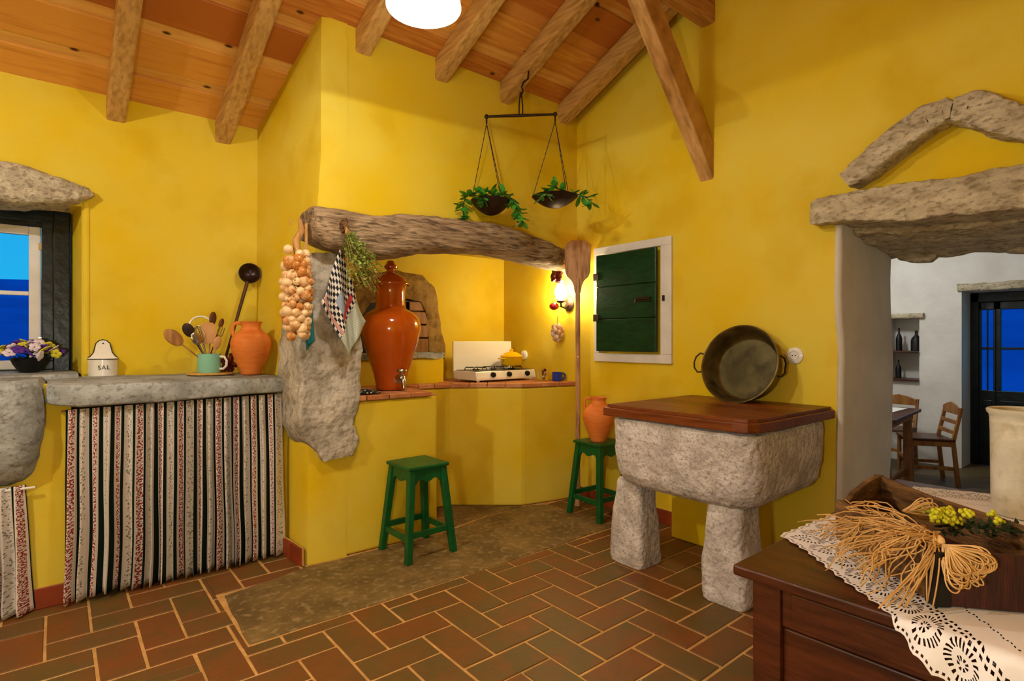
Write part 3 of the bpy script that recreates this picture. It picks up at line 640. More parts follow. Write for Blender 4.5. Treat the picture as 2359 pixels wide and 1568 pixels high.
# ------------------------------------------------------------------ stools
def make_stool(label, loc, rz):
    t = thing('stool', label, 'stool', loc, rz, 'green wooden stools')
    B().box(-.142, .142, -.142, .142, .528, .55).ob('seat', green_m, t, bevel=.008)
    tp, bt = .108, .158
    for sx_ in (-1, 1):
        for sy_ in (-1, 1):
            w0, w1 = .021, .019
            def q(c, w, z): return [(sx_ * c + a * w, sy_ * c + b_ * w, z) for a, b_ in ((-1, -1), (1, -1), (1, 1), (-1, 1))]
            B().hexa(q(bt, w1, 0), q(tp, w0, .528)).ob('leg', green_m, t, bevel=.004)
    for k in range(4):
        ro = Matrix.Rotation(k * PI / 2, 4, 'Z'); c = .112
        pts = [(-.118, .44), (-.085, .44), (-.072, .462), (-.04, .466), (-.02, .452), (0, .446), (.02, .452), (.04, .466), (.072, .462), (.085, .44), (.118, .44), (.112, .527), (-.112, .527)]
        B().prism_y(pts, -c - .012, -c + .006).xf(ro).ob('apron', green_m, t, bevel=.002)
        B().box(-.142, .142, -.155, -.137, .115 + (.0 if k % 2 else .02), .150 + (.0 if k % 2 else .02)).xf(ro).ob('stretcher', green_m, t, bevel=.003)
    return t
s1 = make_stool('green wooden stool standing free in front of the hearth', (1.732, 3.030, .003), math.radians(1.5))
copy_thing(s1, (3.150, 2.800, .002), math.radians(-3), 'green wooden stool beside the stone trough, a clay jug on it')

def jug(label, loc, rz, sc=1.0):
    t = thing('clay_jug', label, 'jug', loc, rz, 'orange clay jugs')
    pr = [(0, 0), (.056, 0), (.060, .006), (.066, .03), (.088, .08), (.108, .13), (.119, .175), (.121, .205), (.112, .235), (.092, .262), (.070, .280), (.059, .292), (.056, .308), (.058, .322), (.064, .331), (.066, .336), (.062, .338), (.052, .332), (.050, .30), (.05, .28)]
    B().lathe([(r * sc, z * sc) for r, z in pr], 40).ob('body', orange_m, t, smooth=60)
    hp = [(-.058, 0, .324), (-.082, 0, .330), (-.103, 0, .316), (-.108, 0, .285), (-.104, 0, .255), (-.094, 0, .235)]
    B().tube([(x * sc, y * sc, z * sc) for x, y, z in hp], [.011 * sc] * 6, 10).ob('handle', orange_m, t, smooth=60)
    return t
jug('orange clay jug on the stone shelf beside the ladle', (.965, 3.80, 1.083), math.radians(-20))
jug('orange clay jug standing on the green stool by the trough', (3.118, 2.785, .5522), math.radians(-50), .97)

# ------------------------------------------------------------------ trough
tr = thing('stone_trough', 'pale granite trough on two tapering stone legs', 'trough', (0, 0, 0))
rg = []
for z, x0, x1, y0, y1 in dens([(.468, 2.60, 3.2, 1.40, 2.02), (.478, 2.55, 3.26, 1.36, 2.07), (.505, 2.51, 3.30, 1.315, 2.105), (.55, 2.488, 3.32, 1.285, 2.13), (.65, 2.475, 3.33, 1.268, 2.145), (.78, 2.47, 3.335, 1.262, 2.15), (.845, 2.472, 3.335, 1.262, 2.148), (.857, 2.48, 3.33, 1.27, 2.14)], 4):
    rg.append([(x, y, z) for x, y in sup((x0 + x1) / 2, (y0 + y1) / 2, (x1 - x0) / 2, (y1 - y0) / 2, 9, 84)])
B().loft(rg).rough(.014, 4, 1, .006, 30).ob('basin', stone_tro, tr, smooth=60)
def leg(x, y, hx0, hy0, hx1, hy1, seed):
    rg = []
    for z, a, c in dens([(.0, hx0 * .95, hy0 * .95), (.03, hx0, hy0), (.2, hx0 * .72 + hx1 * .28, hy0 * .74 + hy1 * .26), (.47, hx1, hy1), (.485, hx1 * .95, hy1 * .95)], 5):
        rg.append([(a_, b_, z) for a_, b_ in sup(x, y, a, c, 5.5, 40)])
    b_ = B().loft(rg).rough(.010, 6, seed, .005, 30); zm = min(p[2] for p in b_.v); b_.v = [(p[0], p[1], max(.001, p[2])) for p in b_.v]
    b_.ob('leg', stone_tro, tr, smooth=60)
leg(2.655, 2.080, .115, .125, .095, .085, 3); leg(2.64, 1.462, .12, .125, .10, .09, 4)
tl = thing('trough_lid', 'reddish brown plank lid on the stone trough', 'lid', (0, 0, 0))
def lidpoly(g): return [(2.452 + g, 2.155 - g), (2.45 + g, 1.46), (2.455 + g, 1.36), (2.475 + g, 1.295 + g * .5), (2.52 + g, 1.262 + g), (2.60, 1.25 + g), (3.345, 1.245 + g), (3.345, 2.155 - g)]
B().prism(lidpoly(0), .868, .915).ob('rim', wood_lid, tl, bevel=.005)
n = 5
for k in range(n):
    xa = 2.470 + k * (3.34 - 2.47) / n; xb = 2.470 + (k + 1) * (3.34 - 2.47) / n - .002
    q = clip(lidpoly(.018), xa, xb, 1.2, 2.2); B().prism(q, .914, .932).ob('plank', wood_lid, tl, bevel=.002, seg=1)
LZ = .932
# preserving pan leaning on the wall
pan = thing('brass_pan', 'old tarnished brass preserving pan leaning against the wall', 'pan', (3.10, 1.715, LZ))
Rp = .232; tilt = math.radians(16); ca, sa = math.cos(tilt), math.sin(tilt)
# pan axis points to -X, tipped up; local disc frame: a=up-ish along rim plane, b along Y
def PM():
    ax = Vector((-ca, -.0, sa)).normalized(); yv = Vector((0, 1, 0)); up = ax.cross(yv) * -1
    if up.z < 0: up = -up
    M = Matrix.Identity(4)
    for i in range(3): M[i][0] = yv[i]; M[i][1] = up[i]; M[i][2] = ax[i]
    return M
M_ = PM(); ctr = M_.to_3x3() @ Vector((0, Rp + .006, 0))
MM = Matrix.Translation(ctr + Vector((.0, 0, .0))) @ M_
B().lathe([(Rp * .80, -.135), (Rp * .87, -.125), (Rp * .93, -.06), (Rp, -.004), (Rp + .008, 0), (Rp + .010, .004), (Rp + .004, .006), (Rp - .004, .0), (Rp * .92, -.06), (Rp * .86, -.12), (Rp * .80, -.128)], 56).xf(MM).ob('wall', brass_m, pan, smooth=50)
B().lathe([(0, -.127), (Rp * .3, -.127), (Rp * .82, -.128), (Rp * .82, -.136), (0, -.136)], 56).xf(MM).ob('bottom', brassd_m, pan, smooth=40)
for s_ in (1, -1):
    pth = [(s_ * (Rp + .0), .055, -.015), (s_ * (Rp + .035), .062, -.005), (s_ * (Rp + .058), .035, .0), (s_ * (Rp + .064), 0, .002), (s_ * (Rp + .058), -.035, 0), (s_ * (Rp + .035), -.062, -.005), (s_ * (Rp), -.055, -.015)]
    if s_ < 0: pth = [(s_ * (Rp + .004), .06, -.02), (s_ * (Rp + .012), .055, -.05), (s_ * (Rp + .014), .03, -.075), (s_ * (Rp + .014), -.03, -.075), (s_ * (Rp + .012), -.055, -.05), (s_ * (Rp + .004), -.06, -.02)]
    B().tube(pth, .0055, 8).xf(MM).ob('handle', iron_m, pan, smooth=60)

# ------------------------------------------------------------------ baker's peel
pe = thing('bread_peel', 'long wooden bread peel leaning beside the mantel beam', 'peel', (0, 0, 0))
pa, pb = Vector((3.166, 3.042, .004)), Vector((3.198, 3.073, 2.095)); ax = (pb - pa).normalized(); sd = Vector((.7727, -.6347, 0)); fn_ = ax.cross(sd).normalized()
def pq(s, t, d): return tuple(pa + ax * s + sd * t + fn_ * d)
Lp = (pb - pa).length
B().tube([pq(0, 0, 0), pq(Lp * .4, .002, 0), pq(Lp - .40, 0, 0), pq(Lp - .30, 0, 0)], [.020, .019, .020, .016], 10).ob('handle', wood_peel, pe, smooth=60)
half = [(Lp - .42, .024), (Lp - .36, .034), (Lp - .325, .05), (Lp - .29, .085), (Lp - .255, .098), (Lp - .10, .104), (Lp - .05, .100), (Lp - .018, .08), (Lp - .004, .05), (Lp, .02)]
out = [(s, t) for s, t in half] + [(s, -t) for s, t in half[::-1]]
B().hexa([pq(s, t, -.008) for s, t in out], [pq(s, t, .008) for s, t in out]).ob('blade', wood_peel, pe, bevel=.004)

# ------------------------------------------------------------------ glazed water jar with tap
ja = thing('glazed_water_jar', 'tall orange glazed water jar with lid and tap', 'jar', (1.80, 3.52, CTZ), math.radians(-28))
B().lathe([(0, 0), (.098, 0), (.102, .012), (.104, .04), (.122, .12), (.158, .23), (.19, .33), (.205, .40), (.207, .44), (.196, .485), (.165, .525), (.126, .548), (.106, .558), (.100, .58), (.098, .66), (.100, .70), (.107, .715), (.112, .724), (.110, .732)], 56, cap=True).ob('body', glaze_m, ja, smooth=70)
ld = B().lathe([(.128, .722), (.131, .730), (.128, .738), (.118, .742), (.105, .762), (.08, .785), (.05, .800), (.03, .808), (.025, .82), (.028, .828), (.046, .838), (.048, .85), (.036, .862), (.03, .868), (.028, .878), (.02, .890), (0, .894)], 44).ob('lid', glaze_m, ja, smooth=50)
tp = B().lathe([(.040, 0), (.045, .010), (.042, .022), (.026, .028), (.024, .085)], 24, cap=True).xf(Matrix.Translation((.045, -.075, .085)) @ Matrix.Rotation(PI / 2, 4, 'X') @ Matrix.Rotation(math.radians(18), 4, 'Y'))
tp.ball((.075, -.165, .085), .026, 14, 10, (1, 1.2, 1)).tube([(.08, -.18, .08), (.088, -.20, .06), (.088, -.204, .022)], [.018, .016, .012], 10).tube([(.075, -.165, .10), (.075, -.165, .128)], .008, 8).ball((.075, -.165, .135), .02, 12, 8, (1.6, .6, .7))
tp.ob('tap', steel_m, ja, smooth=40)
m, N, L, b = tree('black_white_weave'); uvn = N.new('ShaderNodeTexCoord'); ck = N.new('ShaderNodeTexChecker'); ck.inputs['Scale'].default_value = 70; ck.inputs[1].default_value = lin('#0d0a08'); ck.inputs[2].default_value = lin('#1a1512')
vo = N.new('ShaderNodeTexVoronoi'); vo.inputs['Scale'].default_value = 45; L.new(uvn.outputs['Object'], vo.inputs[0]); L.new(uvn.outputs['Object'], ck.inputs[0])
lt = N.new('ShaderNodeMath'); lt.operation = 'LESS_THAN'; lt.inputs[1].default_value = .25; L.new(vo.outputs[0], lt.inputs[0]); mx = N.new('ShaderNodeMix'); mx.data_type = 'RGBA'; mx.inputs[7].default_value = lin('#cfc7b8')
L.new(lt.outputs[0], mx.inputs[0]); L.new(ck.outputs[0], mx.inputs[6]); L.new(mx.outputs[2], b.inputs['Base Color']); b.inputs['Roughness'].default_value = .9
tag(B().grid(lambda u, v: (1.42 + .17 * u, 3.245 + .25 * v, CTZ + .006 + .035 * max(0, noise.noise((u * 3, v * 3, 2))) + .05 * v * (1 - u)), 16, 16).ob('potholder', MATS['black_white_weave'], smooth=180, solid=.006), 'black and white woven potholder beside the glazed jar', 'potholder')

# ------------------------------------------------------------------ gas stove
st = thing('gas_stove', 'white camping gas stove with raised lid and three black knobs', 'stove', (2.605, 3.62, CTZ))
B().prism_x([(0, .012), (0, .03), (.018, .085), (.33, .085), (.33, .012)], 0, .64).ob('body', enamel_w, st, bevel=.006)
for x in (.03, .59):
    for y in (.02, .29): B().lathe([(.012, 0), (.014, .012)], 12, (x, y), cap=True).ob('foot', enamel_w, st)
B().box(.02, .62, .035, .32, .085, .089).ob('burner_plate', mat('stove_dark', '#2a2622', None, rough=.35), st)
for k, x in enumerate((.115, .30, .50)):
    kn = B().lathe([(0, .026), (.015, .026), (.020, .020), (.023, 0)], 18).xf(Matrix.Translation((.17 + k * .17 + (.03 if k == 2 else 0), .008, .055)) @ Matrix.Rotation(PI / 2, 4, 'X')).ob('knob', black_m, st, smooth=40)
    g = B()
    g.lathe([(.028, .089), (.03, .097), (.0, .099)], 20, (x, .17))
    for a in range(4):
        c_, s_ = math.cos(a * PI / 2 + PI / 4), math.sin(a * PI / 2 + PI / 4)
        g.tube([(x + .02 * c_, .17 + .02 * s_, .112), (x + .085 * c_, .17 + .085 * s_, .112), (x + .095 * c_, .17 + .095 * s_, .09)], .0045, 6)
    g.ob('burner', black_m, st)
B().box(0, .64, .325, .340, .075, .345).xf(Matrix.Translation((0, .0, 0)) @ Matrix.Rotation(math.radians(-2.5), 4, 'X')).ob('lid', enamel_w, st, bevel=.006)
pt = thing('yellow_pot', 'small yellow enamel pot with lid on the stove', 'pot', (2.595 + .52, 3.80, CTZ + .117))
B().lathe([(0, 0), (.088, 0), (.094, .008), (.098, .075), (.102, .08), (.099, .082)], 36).ob('body', yel_en, pt, smooth=50)
B().lathe([(.103, .080), (.098, .088), (.06, .112), (.02, .122), (.014, .126), (.02, .138), (.012, .146), (0, .147)], 36).ob('lid', yel_en, pt, smooth=60)
for s_ in (-1, 1): B().tube([(s_ * .096, -.03, .06), (s_ * .128, -.022, .062), (s_ * .128, .022, .062), (s_ * .096, .03, .06)], .006, 8).ob('handle', yel_en, pt, smooth=60)
gj = thing('glass_jar', 'small clear glass jar with dried things beside the blue mug', 'jar', (3.185, 3.46, CTZ))
B().lathe([(0, .001), (.043, .002), (.046, .01), (.046, .085), (.040, .098), (.040, .112), (.037, .112), (.037, .097), (.043, .084), (.043, .012), (0, .008)], 28).ob('glass', glass_m, gj, smooth=50)
rj = random.Random(2)
for k in range(9): B().ball((rj.uniform(-.022, .022), rj.uniform(-.022, .022), .022 + .008 * k), .014, 8, 6).ob('dried_bulb', garlic_m if k % 2 else dred_m, gj, smooth=180)
def mug(name, label, loc, rz, r, h_, mt, hm, cat='mug'):
    t = thing(name, label, cat, loc, rz)
    B().lathe([(0, 0), (r * .95, 0), (r, .006), (r, h_ - .004), (r * 1.03, h_), (r * .98, h_), (r * .95, h_ - .006), (r * .93, .01), (0, .008)], 32).ob('body', mt, t, smooth=50)
    B().tube([(r * .97, 0, h_ * .85), (r * 1.4, 0, h_ * .83), (r * 1.62, 0, h_ * .62), (r * 1.58, 0, h_ * .36), (r * 1.3, 0, h_ * .2), (r * .97, 0, h_ * .2)], .008, 8).ob('handle', hm, t, smooth=60)
    return t
mug('blue_mug', 'cobalt blue enamel mug at the right end of the counter', (3.255, 3.365, CTZ), math.radians(-25), .043, .072, blue_en, blue_en)
so = thing('round_wall_socket', 'small round white socket on the niche wall behind the pot', 'socket', (3.35, 3.895, 1.165))
B().lathe([(0, .02), (.03, .02), (.042, .012), (.044, 0)], 24).xf(Mx).ob('cover', enamel_w, so, smooth=40)
B().lathe([(0, .022), (.02, .0215), (.022, .018)], 20).xf(Mx).ob('insert', frame_w, so, smooth=40)

# ------------------------------------------------------------------ wall lamp, peppers, tomato, garlic
wlp = thing('wall_lamp', 'lit glass wall lamp on a dark bracket behind the peel', 'lamp', (3.35, 3.312, 1.60))
B().lathe([(0, .0), (.05, .004), (.055, .012), (.03, .02), (0, .022)], 20).xf(Mx).ob('wall_plate', iron_m, wlp, smooth=40)
B().tube([(-.01, 0, .0), (-.06, 0, -.03), (-.10, 0, -.015), (-.105, 0, .015)], .008, 8).ob('bracket', iron_m, wlp, smooth=60)
B().lathe([(.012, .01), (.034, .02), (.036, .03), (.014, .036)], 20, (-.105, 0), cap=True).ob('holder', iron_m, wlp, smooth=40)
glow_m = mat('lit_opal_glass', '#ffe7b8', None, emit=190)
B().lathe([(.012, .036), (.034, .052), (.048, .085), (.048, .115), (.034, .15), (.022, .172), (.02, .20), (.0, .202)], 24, (-.105, 0)).ob('glass_shade', glow_m, wlp, smooth=180)
def bunch(name, label, cat, loc, n, r0, sc, mt, seed, spread, zl, stem=.06):
    t = thing(name, label, cat, loc); rr = random.Random(seed)
    B().tube([(0, 0, stem), (.004, 0, 0), (0, .002, -zl * .4)], [.003, .004, .006], 6).ob('stem', stalk_m, t)
    me = None
    for k in range(n):
        a = k * 2.4; zz = -zl * (.15 + .85 * k / n); w_ = spread * math.sin(PI * (.2 + .75 * k / n))
        if me is None:
            o = B().ball((0, 0, 0), r0, 10, 8, sc).ob({'garlic': 'bulb', 'peppers': 'pepper'}.get(cat, 'piece'), mt, t, smooth=180); me = o
        else: o = clone(me, t)
        o.location = (w_ * math.cos(a), w_ * math.sin(a), zz); o.rotation_euler = (rr.uniform(-.7, .7), rr.uniform(-.7, .7), rr.uniform(0, 6))
    return t
bunch('garlic_bunch', 'bunch of pale garlic bulbs hanging under the wall lamp', 'garlic', (3.285, 3.395, 1.445), 16, .023, (1, 1, 1.1), garlic_m, 3, .038, .145)
bunch('dried_pepper_bunch', 'bunch of dark red dried peppers above the wall lamp', 'peppers', (3.19, 3.295, 1.925), 12, .026, (.9, .9, 1.9), dred_m, 5, .030, .13, .03)
tm = thing('tomato_pepper_sprig', 'bright red pepper on a stalk just below the wall lamp', 'pepper', (3.215, 3.36, 1.585))
B().ball((0, 0, 0), .038, 14, 10, (1.15, 1.0, .85)).ob('fruit', red_m, tm, smooth=180)
B().tube([(.0, 0, .028), (-.01, .01, .05), (.03, -.02, .07)], .004, 6).ob('stalk', dark_leaf, tm)
B().tube([(.04, -.02, 0), (.07, -.04, -.01), (.09, -.05, .03)], .006, 6).ob('twig', stalk_m, tm)

# ------------------------------------------------------------------ things hanging on the pillar
on = thing('onion_braid', 'braid of golden onions hanging at the chimney corner', 'onions', (1.022, 3.10, 1.33))
B().tube([(.02, .02, .64), (.03, .02, .58), (.0, .01, .52), (.01, .01, .40), (0, .02, .2), (0, .02, 0)], [.010, .018, .022, .020, .014, .010], 10).rough(.006, 20, 3).ob('stalk_braid', stalk_m, on, smooth=60)
B().tube([(-.03, .0, .60), (-.045, 0, .63)], .004, 6).tube([(.05, .0, .45), (.055, .01, .62)], .008, 6).ob('dry_stem', stalk_m, on)
o0 = None; ro = random.Random(9); rows = 12
for i in range(rows):
    z = .455 - .455 * i / (rows - 1); R_ = .036 + .020 * math.sin(PI * (i + .7) / (rows + .5)); cnt = 3 if i == 0 else (6 if i < rows - 1 else 3)
    for k in range(cnt):
        a = -PI / 2 + (k - (cnt - 1) / 2) * (PI * 1.35 / cnt) + (i % 2) * .35
        if o0 is None:
            b_ = B().ball((0, 0, 0), .030, 14, 10, (1, 1, .92)); b_.tube([(0, 0, .024), (.002, 0, .036), (.0, 0, .045)], [.008, .004, .002], 6); o0 = b_.ob('onion', onion_m, on, smooth=180); o = o0
        else: o = clone(o0, on)
        s_ = ro.uniform(.72, 1.1); o.scale = (s_, s_, s_ * ro.uniform(.88, 1.05))
        o.location = (R_ * math.cos(a) * 1.15 + ro.uniform(-.006, .006), R_ * math.sin(a) * .9, z + ro.uniform(-.012, .012)); o.rotation_euler = (ro.uniform(-1.2, 1.2), ro.uniform(-1.2, 1.2), ro.uniform(0, 6))

m, N, L, b = tree('checked_towel'); uvn = N.new('ShaderNodeUVMap'); sp = N.new('ShaderNodeSeparateXYZ'); L.new(uvn.outputs[0], sp.inputs[0])
mp = N.new('ShaderNodeMapping'); mp.inputs['Scale'].default_value = (1, 1, 1); L.new(uvn.outputs[0], mp.inputs[0])
ck = N.new('ShaderNodeTexChecker'); ck.inputs['Scale'].default_value = 17; ck.inputs[1].default_value = lin('#15151c'); ck.inputs[2].default_value = lin('#d9d2c6'); L.new(mp.outputs[0], ck.inputs[0])
ck2 = N.new('ShaderNodeTexChecker'); ck2.inputs['Scale'].default_value = 60; ck2.inputs[1].default_value = lin('#8f9a88'); ck2.inputs[2].default_value = lin('#c9cdbc'); L.new(mp.outputs[0], ck2.inputs[0])
def band(ax_, lo, hi):
    a_ = N.new('ShaderNodeMath'); a_.operation = 'GREATER_THAN'; a_.inputs[1].default_value = lo; L.new(sp.outputs[ax_], a_.inputs[0])
    c_ = N.new('ShaderNodeMath'); c_.operation = 'LESS_THAN'; c_.inputs[1].default_value = hi; L.new(sp.outputs[ax_], c_.inputs[0])
    m_ = N.new('ShaderNodeMath'); m_.operation = 'MULTIPLY'; L.new(a_.outputs[0], m_.inputs[0]); L.new(c_.outputs[0], m_.inputs[1]); return m_.outputs[0]
def mixc(fac, prev, col=None, src=None):
    x_ = N.new('ShaderNodeMix'); x_.data_type = 'RGBA'; L.new(fac, x_.inputs[0]); L.new(prev, x_.inputs[6])
    if src: L.new(src, x_.inputs[7])
    else: x_.inputs[7].default_value = lin(col)
    return x_.outputs[2]
def both(p_, q_):
    m_ = N.new('ShaderNodeMath'); m_.operation = 'MULTIPLY'; L.new(p_, m_.inputs[0]); L.new(q_, m_.inputs[1]); return m_.outputs[0]
c_ = ck.outputs[0]; c_ = mixc(band(0, .66, 2), c_, src=ck2.outputs[0]); c_ = mixc(both(band(0, .28, .52), band(1, .42, .66)), c_, '#8d97a8'); c_ = mixc(both(band(0, .52, .60), band(1, .15, .7)), c_, '#b8423c'); c_ = mixc(both(band(0, .0, .66), band(1, .86, .93)), c_, '#c98f84')
L.new(c_, b.inputs['Base Color']); b.inputs['Roughness'].default_value = .9
H, Lc, Bt, Rc = Vector((1.262, 3.105, 1.83)), Vector((1.150, 3.09, 1.515)), Vector((1.315, 3.10, 1.205)), Vector((1.428, 3.13, 1.415))
def tow(u, v):
    p = H * (1 - u) * (1 - v) + Rc * u * (1 - v) + Lc * (1 - u) * v + Bt * u * v
    r_ = min(1, (u + v)); p.y += .020 * math.sin((u - v) * 9) * r_ - .012; p.x += .012 * math.sin((u + v) * 7) * (u - v)
    return tuple(p)
tag(B().grid(tow, 30, 30).ob('checked_towel', MATS['checked_towel'], smooth=180, solid=.004), 'black and white checked tea towel hung on the pillar', 'towel')
tq = [Vector(p) for p in ((1.118, 3.14, 1.62), (1.075, 3.13, 1.345), (1.082, 3.13, 1.245), (1.132, 3.14, 1.30))]
def teal(u, v):
    a_ = tq[0].lerp(tq[3], v) ; c_2 = tq[0].lerp(tq[1], min(1, v * 1.25)) if v < .8 else tq[1].lerp(tq[2], (v - .8) / .2); p = a_.lerp(c_2, u); p.y += .01 * math.sin(u * 8 + v * 3); return tuple(p)
tag(B().grid(teal, 10, 16).ob('teal_cloth', teal_m, smooth=180, solid=.004), 'small teal cloth hanging behind the onions', 'cloth')
hb_ = thing('herb_bunch', 'bunch of green drying herbs hanging from the beam', 'herbs', (1.262, 3.02, 1.95))
rh = random.Random(4); stems = B(); leaves = B()
for k in range(60):
    e = Vector((.02 + rh.random() * .20, rh.uniform(-.10, .02), -.16 - rh.random() * .22)); e.x = .02 + (e.x - .02) * (.55 + .45 * min(1, -e.z / .3))
    midp = e * .5 + Vector((-.01, 0, -.03)); stems.tube([(0, 0, 0), tuple(midp), tuple(e)], [.0016, .0014, .001], 4)
    for q in range(20):
        t = .22 + .78 * q / 20; p = (Vector((0, 0, 0)) * (1 - t) ** 2 + midp * 2 * t * (1 - t) + e * t * t); d = Vector((rh.uniform(-1, 1), rh.uniform(-1, .3), rh.uniform(-.8, .6))).normalized(); w_ = d.cross(Vector((rh.uniform(-1, 1), rh.uniform(-1, 1), 1))).normalized() * .0075; ln_ = .014 + rh.random() * .014
        leaves.add([tuple(p), tuple(p + d * ln_ * .5 + w_), tuple(p + d * ln_), tuple(p + d * ln_ * .5 - w_)], [(0, 1, 2, 3)])
B().ball((0, .01, .0), .024, 14, 10, (1, .8, 1.7)).rough(.016, 70, 1).ob('root_tuft', wood_box, hb_, smooth=180); stems.ob('stems', stalk_m, hb_); tag(leaves.ob('leaves', herb_m, hb_), kind='stuff')

# ------------------------------------------------------------------ hanging scale with leafy sprigs
RZ = math.radians(-39.4)
sc_ = thing('hanging_scale', 'old iron balance scale with two pans hung from a rafter', 'scale', (2.497, 2.943, 0), RZ)
hx, hy = .04, .0
B().tube([(.055, .035, 3.19), (.05, .03, 3.13), (.02, .01, 3.10), (.005, 0, 3.06), (.016, 0, 3.03), (.0, 0, 3.0)], .006, 8).ob('hook', iron_m, sc_, smooth=60)
B().tube([(-.006, 0, 3.0), (-.012, 0, 2.93), (-.012, 0, 2.87)], .005, 6).tube([(.006, 0, 3.0), (.012, 0, 2.93), (.012, 0, 2.87)], .005, 6).tube([(0, 0, 3.02), (0, 0, 2.99)], .009, 8).ob('shackle', iron_m, sc_, smooth=60)
bmz = 2.862
bar = B().tube([(-.238, 0, bmz - .008), (0, 0, bmz), (.236, 0, bmz + .008)], [.008, .011, .008], 10).ob('beam', iron_m, sc_, smooth=60)
for s_ in (-1, 1): B().ball((s_ * .238, 0, bmz + s_ * .008), .016, 10, 8).ob('end_ring', iron_m, sc_, smooth=180)
pans = []
for s_, cx, rz_, rimz, dp in ((-1, -.208, .142, 2.268, .10), (1, .236, .160, 2.298, .078)):
    pn_ = B(); prof = []
    for i in range(9):
        a = i / 8; prof.append((rz_ * a, rimz - dp * (1 - a * a)))
    prof += [(rz_ - .004, rimz + .002)] + [(rz_ * (1 - i / 8) * .97, rimz - dp * .95 * (1 - (1 - i / 8) ** 2)) for i in range(1, 9)]
    pn_.lathe(prof, 36, (cx, 0)); pn_.ob('pan', iron_m, sc_, smooth=60); pans.append((cx, rz_, rimz))
    top = Vector((s_ * .238, 0, bmz + s_ * .008 - .05))
    B().tube([(s_ * .238, 0, bmz + s_ * .008), tuple(top)], .006, 6).ob('link', iron_m, sc_)
    for a in (math.radians(170), math.radians(50), math.radians(-60)):
        e = Vector((cx + rz_ * math.cos(a) * .98, rz_ * math.sin(a) * .98, rimz)); n = 26; b_ = B()
        b_.tube([tuple(top.lerp(e, i / n)) for i in range(n + 1)], [.0034 if i % 2 else .0022 for i in range(n + 1)], 5).ob('chain', iron_m, sc_)
leaf_me = None
def sprig(label, base, pts, n, seed, size=.075):
    global leaf_me
    rr = random.Random(seed); t = thing('leafy_sprig', label, 'sprig', base, RZ, 'green sprigs in the scale pans')
    P_ = [Vector(p) for p in pts]; fine = []
    for i in range(len(P_) - 1):
        for k in range(5): fine.append(P_[i].lerp(P_[i + 1], k / 5))
    fine.append(P_[-1]); B().tube([tuple(p) for p in fine], .003, 5).ob('stem', dark_leaf, t)
    for k in range(n):
        f = (k + .5) / n * (len(fine) - 1); i = int(f); p = fine[i].lerp(fine[min(i + 1, len(fine) - 1)], f - i); dr = (fine[min(i + 1, len(fine) - 1)] - fine[max(i - 1, 0)]).normalized()
        if leaf_me is None:
            b_ = B(); V = []; 
            prf = [(0, .002), (.25, .20), (.55, .26), (.8, .2), (1, .02)]
            for s, w_ in prf: V += [(s, -w_, .06 * s * s), (s, 0, -.05 + .06 * s * s), (s, w_, .06 * s * s)]
            F = [];
            for q in range(4):
                for c in range(2): F.append((q * 3 + c, q * 3 + c + 1, (q + 1) * 3 + c + 1, (q + 1) * 3 + c))
            b_.add(V, F); o = b_.ob('leaf', leaf_m, t, smooth=180); leaf_me = o.data
        else: o = bpy.data.objects.new('leaf', leaf_me); COL.objects.link(o); o.parent = t
        d = (dr * .5 + Vector((rr.uniform(-1, 1), rr.uniform(-1, 1), rr.uniform(-.7, .6)))).normalized(); o.rotation_mode = 'QUATERNION'; o.rotation_quaternion = d.to_track_quat('X', 'Z'); s_ = size * rr.uniform(.75, 1.2); o.scale = (s_, s_, s_); o.location = p
    return t
bx, by = 2.497, 2.943
def wl2(x): return (bx + x * math.cos(RZ), by + x * math.sin(RZ), 0)
L0, L1 = -.208, .236
sprig('leafy green sprig drooping off the left side of the left scale pan', wl2(L0), [(-.02, -.06, 2.29), (-.10, -.08, 2.31), (-.17, -.09, 2.27), (-.19, -.09, 2.19), (-.17, -.08, 2.12)], 40, 3)
sprig('leafy green sprig lying across the middle of the left scale pan', wl2(L0), [(.06, -.05, 2.27), (-.0, -.09, 2.30), (-.04, -.12, 2.27), (-.05, -.13, 2.23)], 24, 4)
sprig('leafy green sprig drooping off the right side of the left scale pan', wl2(L0), [(.03, -.02, 2.29), (.10, -.03, 2.31), (.15, -.05, 2.26), (.19, -.07, 2.18), (.22, -.07, 2.10)], 40, 5)
sprig('leafy green sprig piled in the right scale pan', wl2(L1), [(.06, -.05, 2.31), (.0, -.08, 2.345), (-.06, -.11, 2.31), (-.09, -.14, 2.26)], 34, 6)
sprig('leafy green sprig sticking out right of the right scale pan', wl2(L1), [(.05, 0, 2.31), (.15, 0, 2.32), (.21, -.01, 2.29), (.26, -.02, 2.25)], 24, 7)

# ------------------------------------------------------------------ things on the stone shelf
SZ = 1.088
sb_ = thing('salt_box', 'white enamel salt box lettered SAL on the stone shelf', 'salt box', (.222, 4.13, SZ))
hw = .074
bpts = [(-hw, 0), (hw, 0), (hw, .108), (.060, .118), (.046, .14), (.040, .17), (.034, .195), (.018, .212), (0, .217), (-.018, .212), (-.034, .195), (-.040, .17), (-.046, .14), (-.060, .118), (-hw, .108)]
B().prism_y(bpts, .052, .058).ob('back_plate', enamel_w, sb_, bevel=.002)
B().tube([(x, .052, z) for x, z in bpts[2:]], .0028, 6).ob('back_trim', black_m, sb_)
half_c = [(hw * math.cos(a), .052 - .085 * math.sin(a)) for a in [PI * i / 20 for i in range(21)]]
B().prism(half_c, 0, .098).ob('tub', enamel_w, sb_, smooth=40)
B().prism([(x * 1.02, y - .002) for x, y in half_c], .096, .104).ob('lid', enamel_w, sb_, smooth=40)
B().tube([(x * 1.022, y - .003, .100) for x, y in half_c], .0026, 6).ob('lid_trim', black_m, sb_)
